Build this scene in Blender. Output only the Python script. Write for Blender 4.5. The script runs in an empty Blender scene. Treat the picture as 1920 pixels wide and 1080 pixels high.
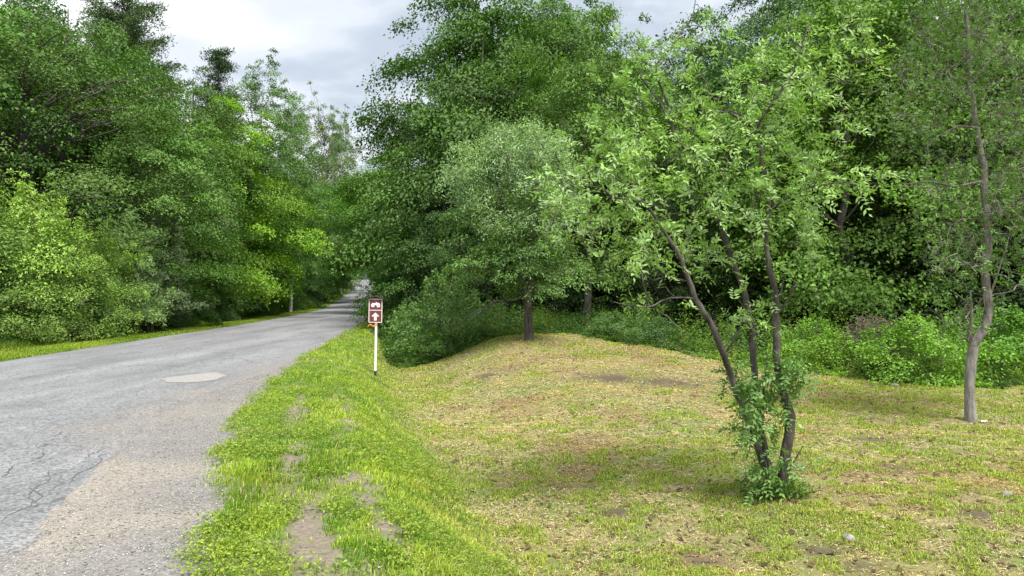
import bpy, math, random
import numpy as np
from math import radians, pi, sin, cos

# ------------------------------------------------------------------ camera, sky, sun, exposure
SC = bpy.context.scene
F_PX, HOR, EYE = 1400.0, 550.0, 1.6          # focal length in photo pixels, horizon row, eye height
cam_d = bpy.data.cameras.new('camera'); cam = bpy.data.objects.new('camera', cam_d)
SC.collection.objects.link(cam); SC.camera = cam
cam_d.sensor_width = 36; cam_d.lens = F_PX / 1920 * 36; cam_d.clip_start = .05; cam_d.clip_end = 3000
cam.location = (0, 0, EYE); cam.rotation_euler = (radians(90) + math.atan((HOR - 540) / F_PX), 0, 0)

SUN_EL, SUN_AZ = 63.0, 150.0                 # azimuth clockwise from +Y (behind the camera, a little right)
SUN_STR, SUN_ANG = 4.6, 22.0
CLOUD = 1.0
sun_d = bpy.data.lights.new('sun', 'SUN'); sun = bpy.data.objects.new('sun', sun_d)
SC.collection.objects.link(sun)
sun_d.energy = SUN_STR; sun_d.angle = radians(SUN_ANG); sun_d.color = (1.0, .965, .9)
_az = radians(SUN_AZ); _el = radians(SUN_EL)
from mathutils import Vector
sdir = Vector((sin(_az) * cos(_el), cos(_az) * cos(_el), sin(_el)))
sun.rotation_euler = (-sdir).to_track_quat('-Z', 'Y').to_euler()
sun.location = (0, 0, 60)

world = bpy.data.worlds.new('World'); SC.world = world; world.use_nodes = True
nt = world.node_tree; nt.nodes.clear()
def N(nt, t, **k):
    n = nt.nodes.new(t)
    for a, b in k.items(): setattr(n, a, b)
    return n
wo = N(nt, 'ShaderNodeOutputWorld'); bg = N(nt, 'ShaderNodeBackground')
sky = N(nt, 'ShaderNodeTexSky', sky_type='NISHITA'); sky.sun_disc = False
sky.sun_elevation = _el; sky.sun_rotation = _az; sky.air_density = 1.0; sky.dust_density = 1.2
skm = N(nt, 'ShaderNodeVectorMath', operation='SCALE'); skm.inputs['Scale'].default_value = 1.0
nt.links.new(sky.outputs[0], skm.inputs[0])
tc = N(nt, 'ShaderNodeTexCoord')
mp = N(nt, 'ShaderNodeMapping'); mp.inputs['Scale'].default_value = (1.0, 1.0, 2.6)
mp.inputs['Location'].default_value = (.35, .2, .1)
nt.links.new(tc.outputs['Generated'], mp.inputs[0])
n1 = N(nt, 'ShaderNodeTexNoise'); n1.inputs['Scale'].default_value = 3.0; n1.inputs['Detail'].default_value = 6
n1.inputs['Roughness'].default_value = .5; n1.inputs['Distortion'].default_value = .25
nt.links.new(mp.outputs[0], n1.inputs['Vector'])
cr = N(nt, 'ShaderNodeValToRGB'); cr.color_ramp.interpolation = 'EASE'
e = cr.color_ramp.elements                     # cloud radiance divided by 10 (Background strength is .1)
e[0].position = .40; e[0].color = (.43, .485, .565, 1)
e[1].position = .65; e[1].color = (.93, .945, .97, 1)
m = e.new(.50); m.color = (.60, .645, .705, 1)
nt.links.new(n1.outputs['Fac'], cr.inputs[0])
sep = N(nt, 'ShaderNodeSeparateXYZ'); nt.links.new(tc.outputs['Generated'], sep.inputs[0])
mr = N(nt, 'ShaderNodeMapRange'); mr.inputs['From Min'].default_value = .38; mr.inputs['From Max'].default_value = .95
mr.inputs['To Min'].default_value = 9.3 * CLOUD; mr.inputs['To Max'].default_value = 13.5 * CLOUD   # overcast sky: brighter overhead
nt.links.new(sep.outputs['Z'], mr.inputs[0])
csc = N(nt, 'ShaderNodeVectorMath', operation='SCALE')
nt.links.new(cr.outputs[0], csc.inputs[0]); nt.links.new(mr.outputs[0], csc.inputs['Scale'])
n2 = N(nt, 'ShaderNodeTexNoise'); n2.inputs['Scale'].default_value = 4.5; n2.inputs['Detail'].default_value = 3
nt.links.new(mp.outputs[0], n2.inputs['Vector'])
cr2 = N(nt, 'ShaderNodeValToRGB'); cr2.color_ramp.elements[0].position = .28; cr2.color_ramp.elements[0].color = (.55,)*3 + (1,)
cr2.color_ramp.elements[1].position = .42; cr2.color_ramp.elements[1].color = (.97,)*3 + (1,)
nt.links.new(n2.outputs['Fac'], cr2.inputs[0])
mx = N(nt, 'ShaderNodeMix', data_type='RGBA')
nt.links.new(cr2.outputs[0], mx.inputs[0]); nt.links.new(skm.outputs[0], mx.inputs[6]); nt.links.new(csc.outputs[0], mx.inputs[7])
nt.links.new(mx.outputs[2], bg.inputs[0]); bg.inputs[1].default_value = .1
nt.links.new(bg.outputs[0], wo.inputs[0])

vs = SC.view_settings
vs.view_transform = 'Standard'; vs.look = 'None'; vs.gamma = 1; vs.exposure = 0.68; vs.use_curve_mapping = False
cy = SC.cycles
cy.max_bounces = 5; cy.diffuse_bounces = 2; cy.glossy_bounces = 2; cy.transmission_bounces = 4; cy.transparent_max_bounces = 4

# ------------------------------------------------------------------ helpers
C = SC.collection
RNG = np.random.default_rng(7)
random.seed(7)

def link(name, me, parent=None, mat=None, color=None):
    o = bpy.data.objects.new(name, me); C.objects.link(o)
    if parent: o.parent = parent
    if mat and me is not None and not me.materials: me.materials.append(mat)
    if color: o.color = (*color, 1)
    return o
def tag(o, label=None, cat=None, group=None, kind=None):
    if label: o['label'] = label
    if cat: o['category'] = cat
    if group: o['group'] = group
    if kind: o['kind'] = kind
    return o
def thing(name, loc, label, cat, group=None, rz=0, s=1.0):
    o = bpy.data.objects.new(name, None); C.objects.link(o); o.empty_display_size = .3
    o.location = loc; o.rotation_euler = (0, 0, rz); o.scale = (s, s, s) if np.isscalar(s) else s
    return tag(o, label, cat, group)
def dup(root, loc, rz, s, label=None, color=None, group=None, cat=None):
    r = root.copy(); C.objects.link(r); r.location = loc; r.rotation_euler = (0, 0, rz)
    r.scale = (s, s, s) if np.isscalar(s) else s
    if label: r['label'] = label
    if group: r['group'] = group
    elif 'group' in r: del r['group']
    if cat: r['category'] = cat
    for ch in list(root.children):
        c = ch.copy(); C.objects.link(c); c.parent = r
        if color and ch.name.startswith('crown'): c.color = (*color, 1)
    return r
def mesh_np(name, V, F, attr=None, col=None, smooth=False):
    V = np.ascontiguousarray(V, dtype=np.float32); F = np.ascontiguousarray(F, dtype=np.int32)
    me = bpy.data.meshes.new(name)
    me.vertices.add(len(V)); me.vertices.foreach_set('co', V.ravel())
    me.loops.add(F.size); me.loops.foreach_set('vertex_index', F.ravel())
    me.polygons.add(len(F)); k = F.shape[1]
    me.polygons.foreach_set('loop_start', np.arange(0, F.size, k, dtype=np.int32))
    me.polygons.foreach_set('loop_total', np.full(len(F), k, dtype=np.int32))
    me.update(calc_edges=True)
    if smooth: me.polygons.foreach_set('use_smooth', np.ones(len(F), dtype=bool))
    if attr is not None:
        a = me.attributes.new('var', 'FLOAT', 'POINT'); a.data.foreach_set('value', np.ascontiguousarray(attr, dtype=np.float32))
    if col is not None:
        a = me.attributes.new('col', 'FLOAT_COLOR', 'POINT')
        cc = np.ones((len(V), 4), dtype=np.float32); cc[:, :3] = col
        a.data.foreach_set('color', cc.ravel())
    return me
def nrm(v): return v / np.maximum(np.linalg.norm(v, axis=-1, keepdims=True), 1e-9)

_tab = np.random.default_rng(99).random((256, 256))
def vnoise(x, y, f=1.0, seed=0):
    x = np.asarray(x, float) * f + seed * 17.3; y = np.asarray(y, float) * f + seed * 31.7
    xi = np.floor(x).astype(int); yi = np.floor(y).astype(int); fx = x - xi; fy = y - yi
    fx = fx * fx * (3 - 2 * fx); fy = fy * fy * (3 - 2 * fy)
    a = _tab[xi & 255, yi & 255]; b = _tab[(xi + 1) & 255, yi & 255]
    c = _tab[xi & 255, (yi + 1) & 255]; d = _tab[(xi + 1) & 255, (yi + 1) & 255]
    return (a * (1 - fx) + b * fx) * (1 - fy) + (c * (1 - fx) + d * fx) * fy
def fbm(x, y, f=1.0, seed=0, oct=3):
    s = 0; a = .5; t = 0
    for k in range(oct):
        s = s + a * vnoise(x, y, f * 2 ** k, seed + k); t += a; a *= .55
    return s / t
def sst(a, b, x):
    t = np.clip((x - a) / (b - a), 0, 1); return t * t * (3 - 2 * t)

# ------------------------------------------------------------------ terrain description (metres; camera at 0,0, looking +Y)
def xl(y): return np.interp(y, [-12, 4, 17.5, 40.7, 70, 171, 430, 900], [-9.3, -10.4, -11.9, -14.1, -18, -37, -88, -180])   # road, left edge
def xr(y): return np.interp(y, [-12, 0, 4.5, 5.2, 6.5, 7.4, 8.6, 9.6, 11, 12.6, 15.4, 18.4, 32, 40, 70, 171, 430, 900],
                            [-.8, -2.2, -3.07, -3.2, -3.5, -3.85, -4.3, -4.7, -4.8, -4.85, -4.85, -5.25, -7.1, -8, -12.5, -31.6, -82.5, -174])
def xg(y): return np.interp(y, [-12, 0, 4.2, 5.5, 7, 9, 11.8, 14.9, 18.4, 32, 40, 70, 171, 430, 900],
                            [1.5, -.7, -1.75, -2.2, -2.75, -3.35, -4.0, -4.65, -5.2, -7.05, -7.95, -12.45, -31.5, -82.4, -173.9])      # where the grass starts
def xd(y): return np.interp(y, [-12, 0, 5.5, 10.5, 19.6, 32, 40, 70, 171, 430, 900],
                            [4.2, 1.6, .35, -.95, -2.9, -5.2, -6.4, -10.6, -29, -79, -170])      # bottom of the ditch
def zr(y): return np.interp(y, [-20, 60, 80, 100, 135, 171, 300, 430, 520, 900], [0, 0, .12, .45, 1.2, 2.3, 5.6, 8.9, 9.6, 2])
def yedge(x): return np.interp(x, [-3.2, -2.4, -1.4, .4, 1.6, 3.4, 5, 6.3, 8, 9, 10.2, 12, 20, 60], [22.6, 22.8, 23.4, 24.6, 24.8, 22.6, 20.6, 18.7, 17.6, 16.5, 16.1, 17.2, 19, 25])
def Hbase(x, y):
    x = np.asarray(x, float); y = np.asarray(y, float)
    z = zr(y)
    G, D = xg(y), xd(y)
    field = -.5 + .76 * np.exp(-((x - .8) / 6.2) ** 2 - ((y - 24) / 7.2) ** 2)
    field = field + .25 * sst(30, 45, y)
    w = np.maximum(D - G, .5)
    t = (x - G) / w
    verge = -.03 * sst(-.3, .3, t) - .68 * sst(.45, 1.0, t)
    far_f = sst(0, 3.6, x - D)
    right = verge * (1 - far_f) + field * far_f
    z2 = np.where(x > G, right, 0)
    L = xl(y) - x
    z2 = np.where(L > 0, -.22 * sst(.6, 3.5, L), z2)
    apron = (x > xr(y) - .1) & (x <= G)
    z2 = np.where(apron, -.035 * sst(0, .25, x - xr(y) + .1), z2)
    return z + z2
def H(x, y):
    x = np.asarray(x, float); y = np.asarray(y, float)
    b = Hbase(x, y)
    off = (x > xg(y)) | (x < xl(y) - .5)
    n = (fbm(x, y, .9, 3) - .5) * .12 + (fbm(x, y, 5, 5, 2) - .5) * .05
    n2 = (fbm(x, y, 1.5, 8) - .5) * .03
    return b + np.where(off, n, n2 * ((x > xr(y)) & (x <= xg(y))))
def P(px, py, Y):
    return ((px - 960) / F_PX * Y, Y, EYE - (py - HOR) / F_PX * Y)
def G(px, Y):
    x = (px - 960) / F_PX * Y
    return (x, Y, float(H(x, Y)))

# ------------------------------------------------------------------ materials
def newmat(name):
    m = bpy.data.materials.new(name); m.use_nodes = True; m.node_tree.nodes.clear()
    o = N(m.node_tree, 'ShaderNodeOutputMaterial')
    return m, m.node_tree, o
def lnk(nt, a, b): nt.links.new(a, b)
def mixc(nt, fac, a, b, mode='MIX'):
    n = N(nt, 'ShaderNodeMix', data_type='RGBA', blend_type=mode)
    for i, v in ((0, fac), (6, a), (7, b)):
        if hasattr(v, 'is_linked'): lnk(nt, v, n.inputs[i])
        else: n.inputs[i].default_value = v if i == 0 else (*v, 1)
    return n.outputs[2]
def ramp(nt, src, p0, p1, c0=0., c1=1.):
    n = N(nt, 'ShaderNodeMapRange'); lnk(nt, src, n.inputs[0])
    n.inputs[1].default_value = p0; n.inputs[2].default_value = p1; n.inputs[3].default_value = c0; n.inputs[4].default_value = c1
    return n.outputs[0]
def noise(nt, scale, detail=3, rough=.55, coord='Object', dist=0.):
    t = N(nt, 'ShaderNodeTexCoord'); n = N(nt, 'ShaderNodeTexNoise')
    n.inputs['Scale'].default_value = scale; n.inputs['Detail'].default_value = detail
    n.inputs['Roughness'].default_value = rough; n.inputs['Distortion'].default_value = dist
    lnk(nt, t.outputs[coord], n.inputs['Vector']); return n.outputs['Fac']

def leaf_material(name, trans=.24, gloss=.010, under=.12, src='object'):
    m, nt, out = newmat(name)
    at = N(nt, 'ShaderNodeAttribute', attribute_name='var')
    if src == 'object':
        oi = N(nt, 'ShaderNodeObjectInfo'); base = oi.outputs['Color']
    else:
        ca = N(nt, 'ShaderNodeAttribute', attribute_name='col'); base = ca.outputs['Color']
    if src == 'object': base = mixc(nt, 1.0, base, (.88, 1.05, .80), 'MULTIPLY')
    k = ramp(nt, at.outputs['Fac'], 0, 1, .42 * LB, 1.70 * LB) if src == 'object' else ramp(nt, at.outputs['Fac'], 0, 1, .62, 1.42)
    sc = N(nt, 'ShaderNodeVectorMath', operation='SCALE'); lnk(nt, base, sc.inputs[0]); lnk(nt, k, sc.inputs['Scale'])
    cl = ramp(nt, noise(nt, .55, 2), .38, .62, 0, .55)          # leaves differ from branch to branch
    yel = mixc(nt, 1.0, sc.outputs[0], (1.18, 1.12, .70), 'MULTIPLY')
    c1 = mixc(nt, cl, sc.outputs[0], yel)
    geo = N(nt, 'ShaderNodeNewGeometry')
    und = mixc(nt, under, c1, (.32, .39, .21))
    c2 = mixc(nt, geo.outputs['Backfacing'], c1, und)
    d = N(nt, 'ShaderNodeBsdfDiffuse'); lnk(nt, c2, d.inputs[0])
    t = N(nt, 'ShaderNodeBsdfTranslucent')
    tcx = mixc(nt, 1.0, c1, (1.1, 1.3, .55), 'MULTIPLY'); lnk(nt, tcx, t.inputs[0])
    a = N(nt, 'ShaderNodeMixShader'); a.inputs[0].default_value = trans; lnk(nt, d.outputs[0], a.inputs[1]); lnk(nt, t.outputs[0], a.inputs[2])
    g = N(nt, 'ShaderNodeBsdfGlossy'); g.inputs['Roughness'].default_value = .42; g.inputs['Color'].default_value = (.9, .95, 1, 1)
    b = N(nt, 'ShaderNodeMixShader'); b.inputs[0].default_value = gloss; lnk(nt, a.outputs[0], b.inputs[1]); lnk(nt, g.outputs[0], b.inputs[2])
    lnk(nt, b.outputs[0], out.inputs[0]); return m
LB = 1.12
M_LEAF = leaf_material('leaf')
M_LEAF_PALE = leaf_material('leaf_pale_backed', trans=.26, gloss=.015, under=.34)
M_LEAF_SILVER = leaf_material('leaf_silver', trans=.22, gloss=.02, under=.5)
M_GRASS = leaf_material('grass_blade', trans=.35, gloss=.015, under=.0, src='col')

def bark_material(name, c0, c1, sc=18):
    m, nt, out = newmat(name)
    tcn = N(nt, 'ShaderNodeTexCoord'); mpn = N(nt, 'ShaderNodeMapping'); mpn.inputs['Scale'].default_value = (1, 1, .22)
    lnk(nt, tcn.outputs['Object'], mpn.inputs[0])
    n = N(nt, 'ShaderNodeTexNoise'); n.inputs['Scale'].default_value = sc; n.inputs['Detail'].default_value = 5; n.inputs['Roughness'].default_value = .65
    lnk(nt, mpn.outputs[0], n.inputs['Vector'])
    c = mixc(nt, ramp(nt, n.outputs['Fac'], .36, .64), c0, c1)
    lich = ramp(nt, noise(nt, 3.2, 4), .56, .66, 0, .5)
    c = mixc(nt, lich, c, (.22, .22, .18))
    p = N(nt, 'ShaderNodeBsdfPrincipled'); p.inputs['Roughness'].default_value = .9; lnk(nt, c, p.inputs[0])
    bp = N(nt, 'ShaderNodeBump'); bp.inputs['Strength'].default_value = 1.0; bp.inputs['Distance'].default_value = .035
    lnk(nt, n.outputs['Fac'], bp.inputs['Height']); lnk(nt, bp.outputs[0], p.inputs['Normal'])
    lnk(nt, p.outputs[0], out.inputs[0]); return m
M_BARK = bark_material('bark_grey', (.048, .039, .031), (.17, .145, .12))
M_BARK_L = bark_material('bark_light', (.15, .135, .122), (.33, .305, .28), 14)
M_BARK_M = bark_material('bark_middle', (.08, .07, .062), (.25, .22, .195), 16)
M_BARK_D = bark_material('bark_dark', (.028, .023, .019), (.11, .093, .08))
M_BARK_P = bark_material('bark_pale_birch', (.22, .20, .18), (.55, .53, .5), 10)
M_DEAD = bark_material('dead_wood', (.16, .13, .10), (.36, .31, .26), 20)

def plain(name, col, rough=.6, var=0., sc=30, metal=0.):
    m, nt, out = newmat(name)
    p = N(nt, 'ShaderNodeBsdfPrincipled'); p.inputs['Roughness'].default_value = rough; p.inputs['Metallic'].default_value = metal
    if var:
        c = mixc(nt, ramp(nt, noise(nt, sc, 4), .35, .65), tuple(v * (1 - var) for v in col), tuple(min(1, v * (1 + var)) for v in col))
        lnk(nt, c, p.inputs[0])
    else: p.inputs[0].default_value = (*col, 1)
    lnk(nt, p.outputs[0], out.inputs[0]); return m

# ------------------------------------------------------------------ ground
def axis(lo, hi, c, d0, n):
    # spacing d0 near c, growing outward
    g = 1.035
    a = [c]; s = d0
    while a[-1] < hi: a.append(a[-1] + s); s = d0 if a[-1] < c + n else s * g
    b = [c]; s = d0
    while b[-1] > lo: b.append(b[-1] - s); s = d0 if b[-1] > c - n else s * g
    return np.array(b[:0:-1] + a)
gx = axis(-900, 900, 1.5, .1, 6.5)
gy = axis(-60, 1400, 8.0, .1, 6)
X, Y = np.meshgrid(gx, gy)
Z = H(X, Y)
inside = sst(0, .25, X - xl(Y) - .15) * sst(0, .12, xr(Y) - .22 - X)
Z = Z - .12 * inside
def grid_faces(nr, nc):
    i = np.arange(nr * nc).reshape(nr, nc)
    return np.stack([i[:-1, :-1].ravel(), i[:-1, 1:].ravel(), i[1:, 1:].ravel(), i[1:, :-1].ravel()], 1)
def ground_zones(x, y):
    """weights of green grass, mown field, gravel and forest floor"""
    g, d = xg(y), xd(y)
    n = (fbm(x, y, 1.3, 21) - .5) * 1.1
    right = x - g
    grav = (x > xr(y) - .3) & (right + n * .45 < 0)
    field = sst(-.75, .35, x - d + n * .8) * sst(.6, -.3, y - yedge(x) + n) * (y > -40)
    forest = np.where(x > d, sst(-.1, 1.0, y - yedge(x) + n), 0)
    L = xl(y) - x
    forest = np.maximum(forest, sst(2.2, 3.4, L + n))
    return grav, field, forest
grav, field, forest = ground_zones(X, Y)
nA = fbm(X, Y, .7, 40); nB = fbm(X, Y, 2.6, 50); nC = fbm(X, Y, 9, 60, 2)
def L3(c): return np.array(c)[None, None, :]
def mixa(a, b, t): return a * (1 - t[..., None]) + b * t[..., None]
green = mixa(L3((.085, .135, .025)) + 0 * X[..., None], L3((.13, .12, .06)), sst(.45, .68, nB) * .8)
# two bare wheel tracks along the verge
def track(x, y):
    u = x - xg(y)
    off1 = np.interp(y, [3, 6, 9, 12, 16], [.68, .68, .7, .6, .5]); off2 = np.interp(y, [3, 6, 9, 12, 16], [1.2, 1.22, 1.32, 1.35, 1.2])
    m = np.exp(-((u - off1) / .15) ** 2) * sst(.36, .60, fbm(x * 2, y * .5, 1.5, 71, 5)) * sst(3.2, 4.2, y) * sst(15.5, 11.5, y)
    m2 = np.exp(-((u - off2) / .18) ** 2) * sst(.42, .62, fbm(x * 2, y * .5, 1.5, 77, 5)) * sst(3.5, 5, y) * sst(14.5, 11, y)
    m3 = np.exp(-(((x + 1.36 - .3 * (5 - y)) / .12) ** 2 + ((y - 5.0) / .45) ** 2)) + .8 * np.exp(-(((x + .95) / .22) ** 2 + ((y - 4.3) / .2) ** 2))
    return np.clip((1.2 * (m + .7 * m2) + 1.25 * m3) * (.5 + .9 * sst(.35, .6, fbm(x, y, 9, 79, 4))), 0, 1)
green = mixa(green, L3((.17, .135, .105)), track(X, Y))
fieldc = mixa(L3((.20, .165, .07)) + 0 * X[..., None], L3((.12, .15, .035)), sst(.38, .66, nA * .6 + nB * .4))
fieldc = mixa(fieldc, L3((.17, .125, .065)), sst(.55, .72, fbm(X, Y, 1.1, 90)) * .75)
def spots(x, y):
    s = 0 * x
    rag = .55 + .9 * fbm(x, y, 3.5, 191, 4)
    for (a, b, r) in SPOTS: s = s + rag * np.exp(-(((x - a) / r) ** 2 + ((y - b) / (r * .8)) ** 2))
    return np.clip(s, 0, 1)
SPOTS = [(1.55, 6.2, .2), (3.3, 8.9, .35), (4.6, 9.0, .25), (2.6, 6.3, .18), (5.1, 10.6, .4), (1.0, 7.6, .3), (2.2, 5.3, .2),
         (4.35, 7.0, .3), (2.75, 5.9, .16), (3.4, 5.2, .25), (.6, 5.4, .25), (2.1, 16.5, .8), (3.5, 16, .7), (-.6, 18, .4)]
fieldc = mixa(fieldc, L3((.055, .035, .024)), spots(X, Y) * .85)
_d = X - xr(Y); _n = fbm(X, Y, 1.6, 110, 4)
sand = np.exp(-(np.maximum(_d, 0) / .5) ** 2) * sst(8.2, 7, Y) + .8 * np.exp(-((Y - 6.9 - .25 * (X + 3)) / .35) ** 2) + .8 * np.exp(-((Y - 5.25 - .3 * (X + 3)) / .3) ** 2) * (X < -1.9) + .5 * np.exp(-((Y - 10.5) / 1.2) ** 2) * (_d > 0)
sand = np.clip(sand, 0, 1) * sst(.30, .58, _n)
gravc = mixa(L3((.165, .155, .146)) * (.8 + .4 * fbm(X, Y, 3, 120, 4))[..., None], L3((.218, .196, .166)), sand)
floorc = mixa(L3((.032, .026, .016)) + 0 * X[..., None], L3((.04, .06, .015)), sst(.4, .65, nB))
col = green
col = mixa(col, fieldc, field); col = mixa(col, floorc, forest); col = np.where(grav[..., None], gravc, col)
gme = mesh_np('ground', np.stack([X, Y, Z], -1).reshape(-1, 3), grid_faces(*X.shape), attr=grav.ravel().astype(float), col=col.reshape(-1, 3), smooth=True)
m, nt, out = newmat('ground_soil')
ca = N(nt, 'ShaderNodeAttribute', attribute_name='col'); ga = N(nt, 'ShaderNodeAttribute', attribute_name='var')
t = N(nt, 'ShaderNodeTexCoord')
v = N(nt, 'ShaderNodeTexVoronoi'); v.inputs['Scale'].default_value = 95; lnk(nt, t.outputs['Object'], v.inputs['Vector'])
v2 = N(nt, 'ShaderNodeTexVoronoi'); v2.inputs['Scale'].default_value = 42; lnk(nt, t.outputs['Object'], v2.inputs['Vector'])
spk = ramp(nt, v.outputs['Color'], .1, .9, .62, 1.38); spk2 = ramp(nt, v2.outputs['Color'], .1, .9, .8, 1.2)
mm = N(nt, 'ShaderNodeMath', operation='MULTIPLY'); lnk(nt, spk, mm.inputs[0]); lnk(nt, spk2, mm.inputs[1])
fn = ramp(nt, noise(nt, 28, 6, .7), .3, .7, .55, 1.45)
k = N(nt, 'ShaderNodeMix', data_type='FLOAT'); lnk(nt, ga.outputs['Fac'], k.inputs[0]); lnk(nt, fn, k.inputs[2]); lnk(nt, mm.outputs[0], k.inputs[3])
s_ = N(nt, 'ShaderNodeVectorMath', operation='SCALE'); lnk(nt, ca.outputs['Color'], s_.inputs[0]); lnk(nt, k.outputs[0], s_.inputs['Scale'])
p = N(nt, 'ShaderNodeBsdfPrincipled'); p.inputs['Roughness'].default_value = .95; lnk(nt, s_.outputs[0], p.inputs[0])
bp = N(nt, 'ShaderNodeBump'); bp.inputs['Strength'].default_value = .5; bp.inputs['Distance'].default_value = .012
lnk(nt, k.outputs[0], bp.inputs['Height']); lnk(nt, bp.outputs[0], p.inputs['Normal'])
lnk(nt, p.outputs[0], out.inputs[0])
tag(link('ground', gme, mat=m), kind='structure')

# ------------------------------------------------------------------ road
ry = [-12.]; s = .08
while ry[-1] < 620:
    ry.append(ry[-1] + (.08 if 2 < ry[-1] < 22 else max(.08, abs(ry[-1]) * .012)))
ry = np.array(ry); nc = 40
tt = np.linspace(0, 1, nc); tt = 1 - (1 - tt) ** 1.35
ejit = (fbm(ry, ry * 0, 1.1, 5) - .5) * .2 * sst(22, 14, ry) + (fbm(ry, ry * 0, 7, 15, 4) - .5) * .10
XL = xl(ry) + (fbm(ry, ry * 0 + 5, 2.5, 8) - .5) * .15
XR = xr(ry) + ejit
RX = XL[:, None] + (XR - XL)[:, None] * tt[None, :]
RY = np.repeat(ry[:, None], nc, 1)
mid = (RX - XL[:, None]) / (XR - XL)[:, None]
RZ = zr(RY) + .012 + .05 * (1 - (2 * mid - 1) ** 2) * sst(-5, 20, RY) * 1.0 + (fbm(RX, RY, .5, 31) - .5) * .03
RZ = RZ - .030 * sst(.22, 0, XR[:, None] - RX) * (RY > 0)
# skirt down at the right and left edges
RX = np.concatenate([RX[:, :1] - .01, RX, RX[:, -1:] + .012], 1); RY = np.concatenate([RY[:, :1], RY, RY[:, -1:]], 1)
RZ = np.concatenate([RZ[:, :1] - .08, RZ, RZ[:, -1:] - .09], 1)
def road_z(x, y):
    r = int(np.clip(np.searchsorted(ry, y), 0, len(ry) - 1)); return float(np.interp(x, RX[r, 1:-1], RZ[r, 1:-1]))
_e = xr(RY) - RX
dirt = sst(.95, .0, _e + (fbm(RX, RY, 1.2, 301, 4) - .5) * 1.9) * sst(7.0, 8.6, RY) * sst(21, 15, RY)
dirt = np.maximum(dirt, .75 * sst(.4, .0, _e + (fbm(RX, RY, 1.6, 311) - .5) * .6) * sst(14, 18, RY))
dirt = np.maximum(dirt, .5 * sst(.16, .0, _e + (fbm(RX, RY, 3, 321) - .5) * .2))
rme = mesh_np('road', np.stack([RX, RY, RZ], -1).reshape(-1, 3), grid_faces(*RX.shape), attr=dirt.ravel(), smooth=False)
m, nt, out = newmat('old_asphalt')
t = N(nt, 'ShaderNodeTexCoord')
v = N(nt, 'ShaderNodeTexVoronoi'); v.inputs['Scale'].default_value = 48; lnk(nt, t.outputs['Object'], v.inputs['Vector'])
ag = ramp(nt, v.outputs['Color'], .1, .9, .50, 1.50)
mpn = N(nt, 'ShaderNodeMapping'); mpn.inputs['Rotation'].default_value = (0, 0, radians(-8)); mpn.inputs['Scale'].default_value = (1.0, .16, 1)
lnk(nt, t.outputs['Object'], mpn.inputs[0])
ns = N(nt, 'ShaderNodeTexNoise'); ns.inputs['Scale'].default_value = 1.1; ns.inputs['Detail'].default_value = 5; ns.inputs['Roughness'].default_value = .6
lnk(nt, mpn.outputs[0], ns.inputs['Vector'])
streak = ramp(nt, ns.outputs['Fac'], .32, .68, .68, 1.22)
blot = ramp(nt, noise(nt, .9, 6, .7, dist=.4), .56, .74, 1.0, .62)
mA = N(nt, 'ShaderNodeMath', operation='MULTIPLY'); lnk(nt, ag, mA.inputs[0]); lnk(nt, streak, mA.inputs[1])
mB = N(nt, 'ShaderNodeMath', operation='MULTIPLY'); lnk(nt, mA.outputs[0], mB.inputs[0]); lnk(nt, blot, mB.inputs[1])
# hairline cracks
v3 = N(nt, 'ShaderNodeTexVoronoi', feature='DISTANCE_TO_EDGE'); v3.inputs['Scale'].default_value = 1.1
dn = N(nt, 'ShaderNodeTexNoise'); dn.inputs['Scale'].default_value = 2.5; dn.inputs['Detail'].default_value = 5; lnk(nt, t.outputs['Object'], dn.inputs['Vector'])
dv = N(nt, 'ShaderNodeMix', data_type='VECTOR'); dv.inputs[0].default_value = .32; lnk(nt, t.outputs['Object'], dv.inputs[4]); lnk(nt, dn.outputs['Color'], dv.inputs[5])
lnk(nt, dv.outputs[1], v3.inputs['Vector'])
ck = ramp(nt, v3.outputs['Distance'], .004, .012, 1, 0)
ckm = ramp(nt, noise(nt, .35, 3), .46, .56, 0, .75)
mC = N(nt, 'ShaderNodeMath', operation='MULTIPLY'); lnk(nt, ck, mC.inputs[0]); lnk(nt, ckm, mC.inputs[1])
s_ = N(nt, 'ShaderNodeVectorMath', operation='SCALE'); s_.inputs[0].default_value = (.172, .173, .176); lnk(nt, mB.outputs[0], s_.inputs['Scale'])
c = mixc(nt, mC.outputs[0], s_.outputs[0], (.05, .048, .045))
da = N(nt, 'ShaderNodeAttribute', attribute_name='var')
dsc = N(nt, 'ShaderNodeVectorMath', operation='SCALE'); dsc.inputs[0].default_value = (.175, .162, .148); lnk(nt, ag, dsc.inputs['Scale'])
c = mixc(nt, da.outputs['Fac'], c, dsc.outputs[0])
p = N(nt, 'ShaderNodeBsdfPrincipled'); p.inputs['Roughness'].default_value = .8; lnk(nt, c, p.inputs[0])
bp = N(nt, 'ShaderNodeBump'); bp.inputs['Strength'].default_value = .35; bp.inputs['Distance'].default_value = .008
lnk(nt, ag, bp.inputs['Height']); lnk(nt, bp.outputs[0], p.inputs['Normal']); lnk(nt, p.outputs[0], out.inputs[0])
tag(link('road', rme, mat=m), kind='structure')

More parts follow.
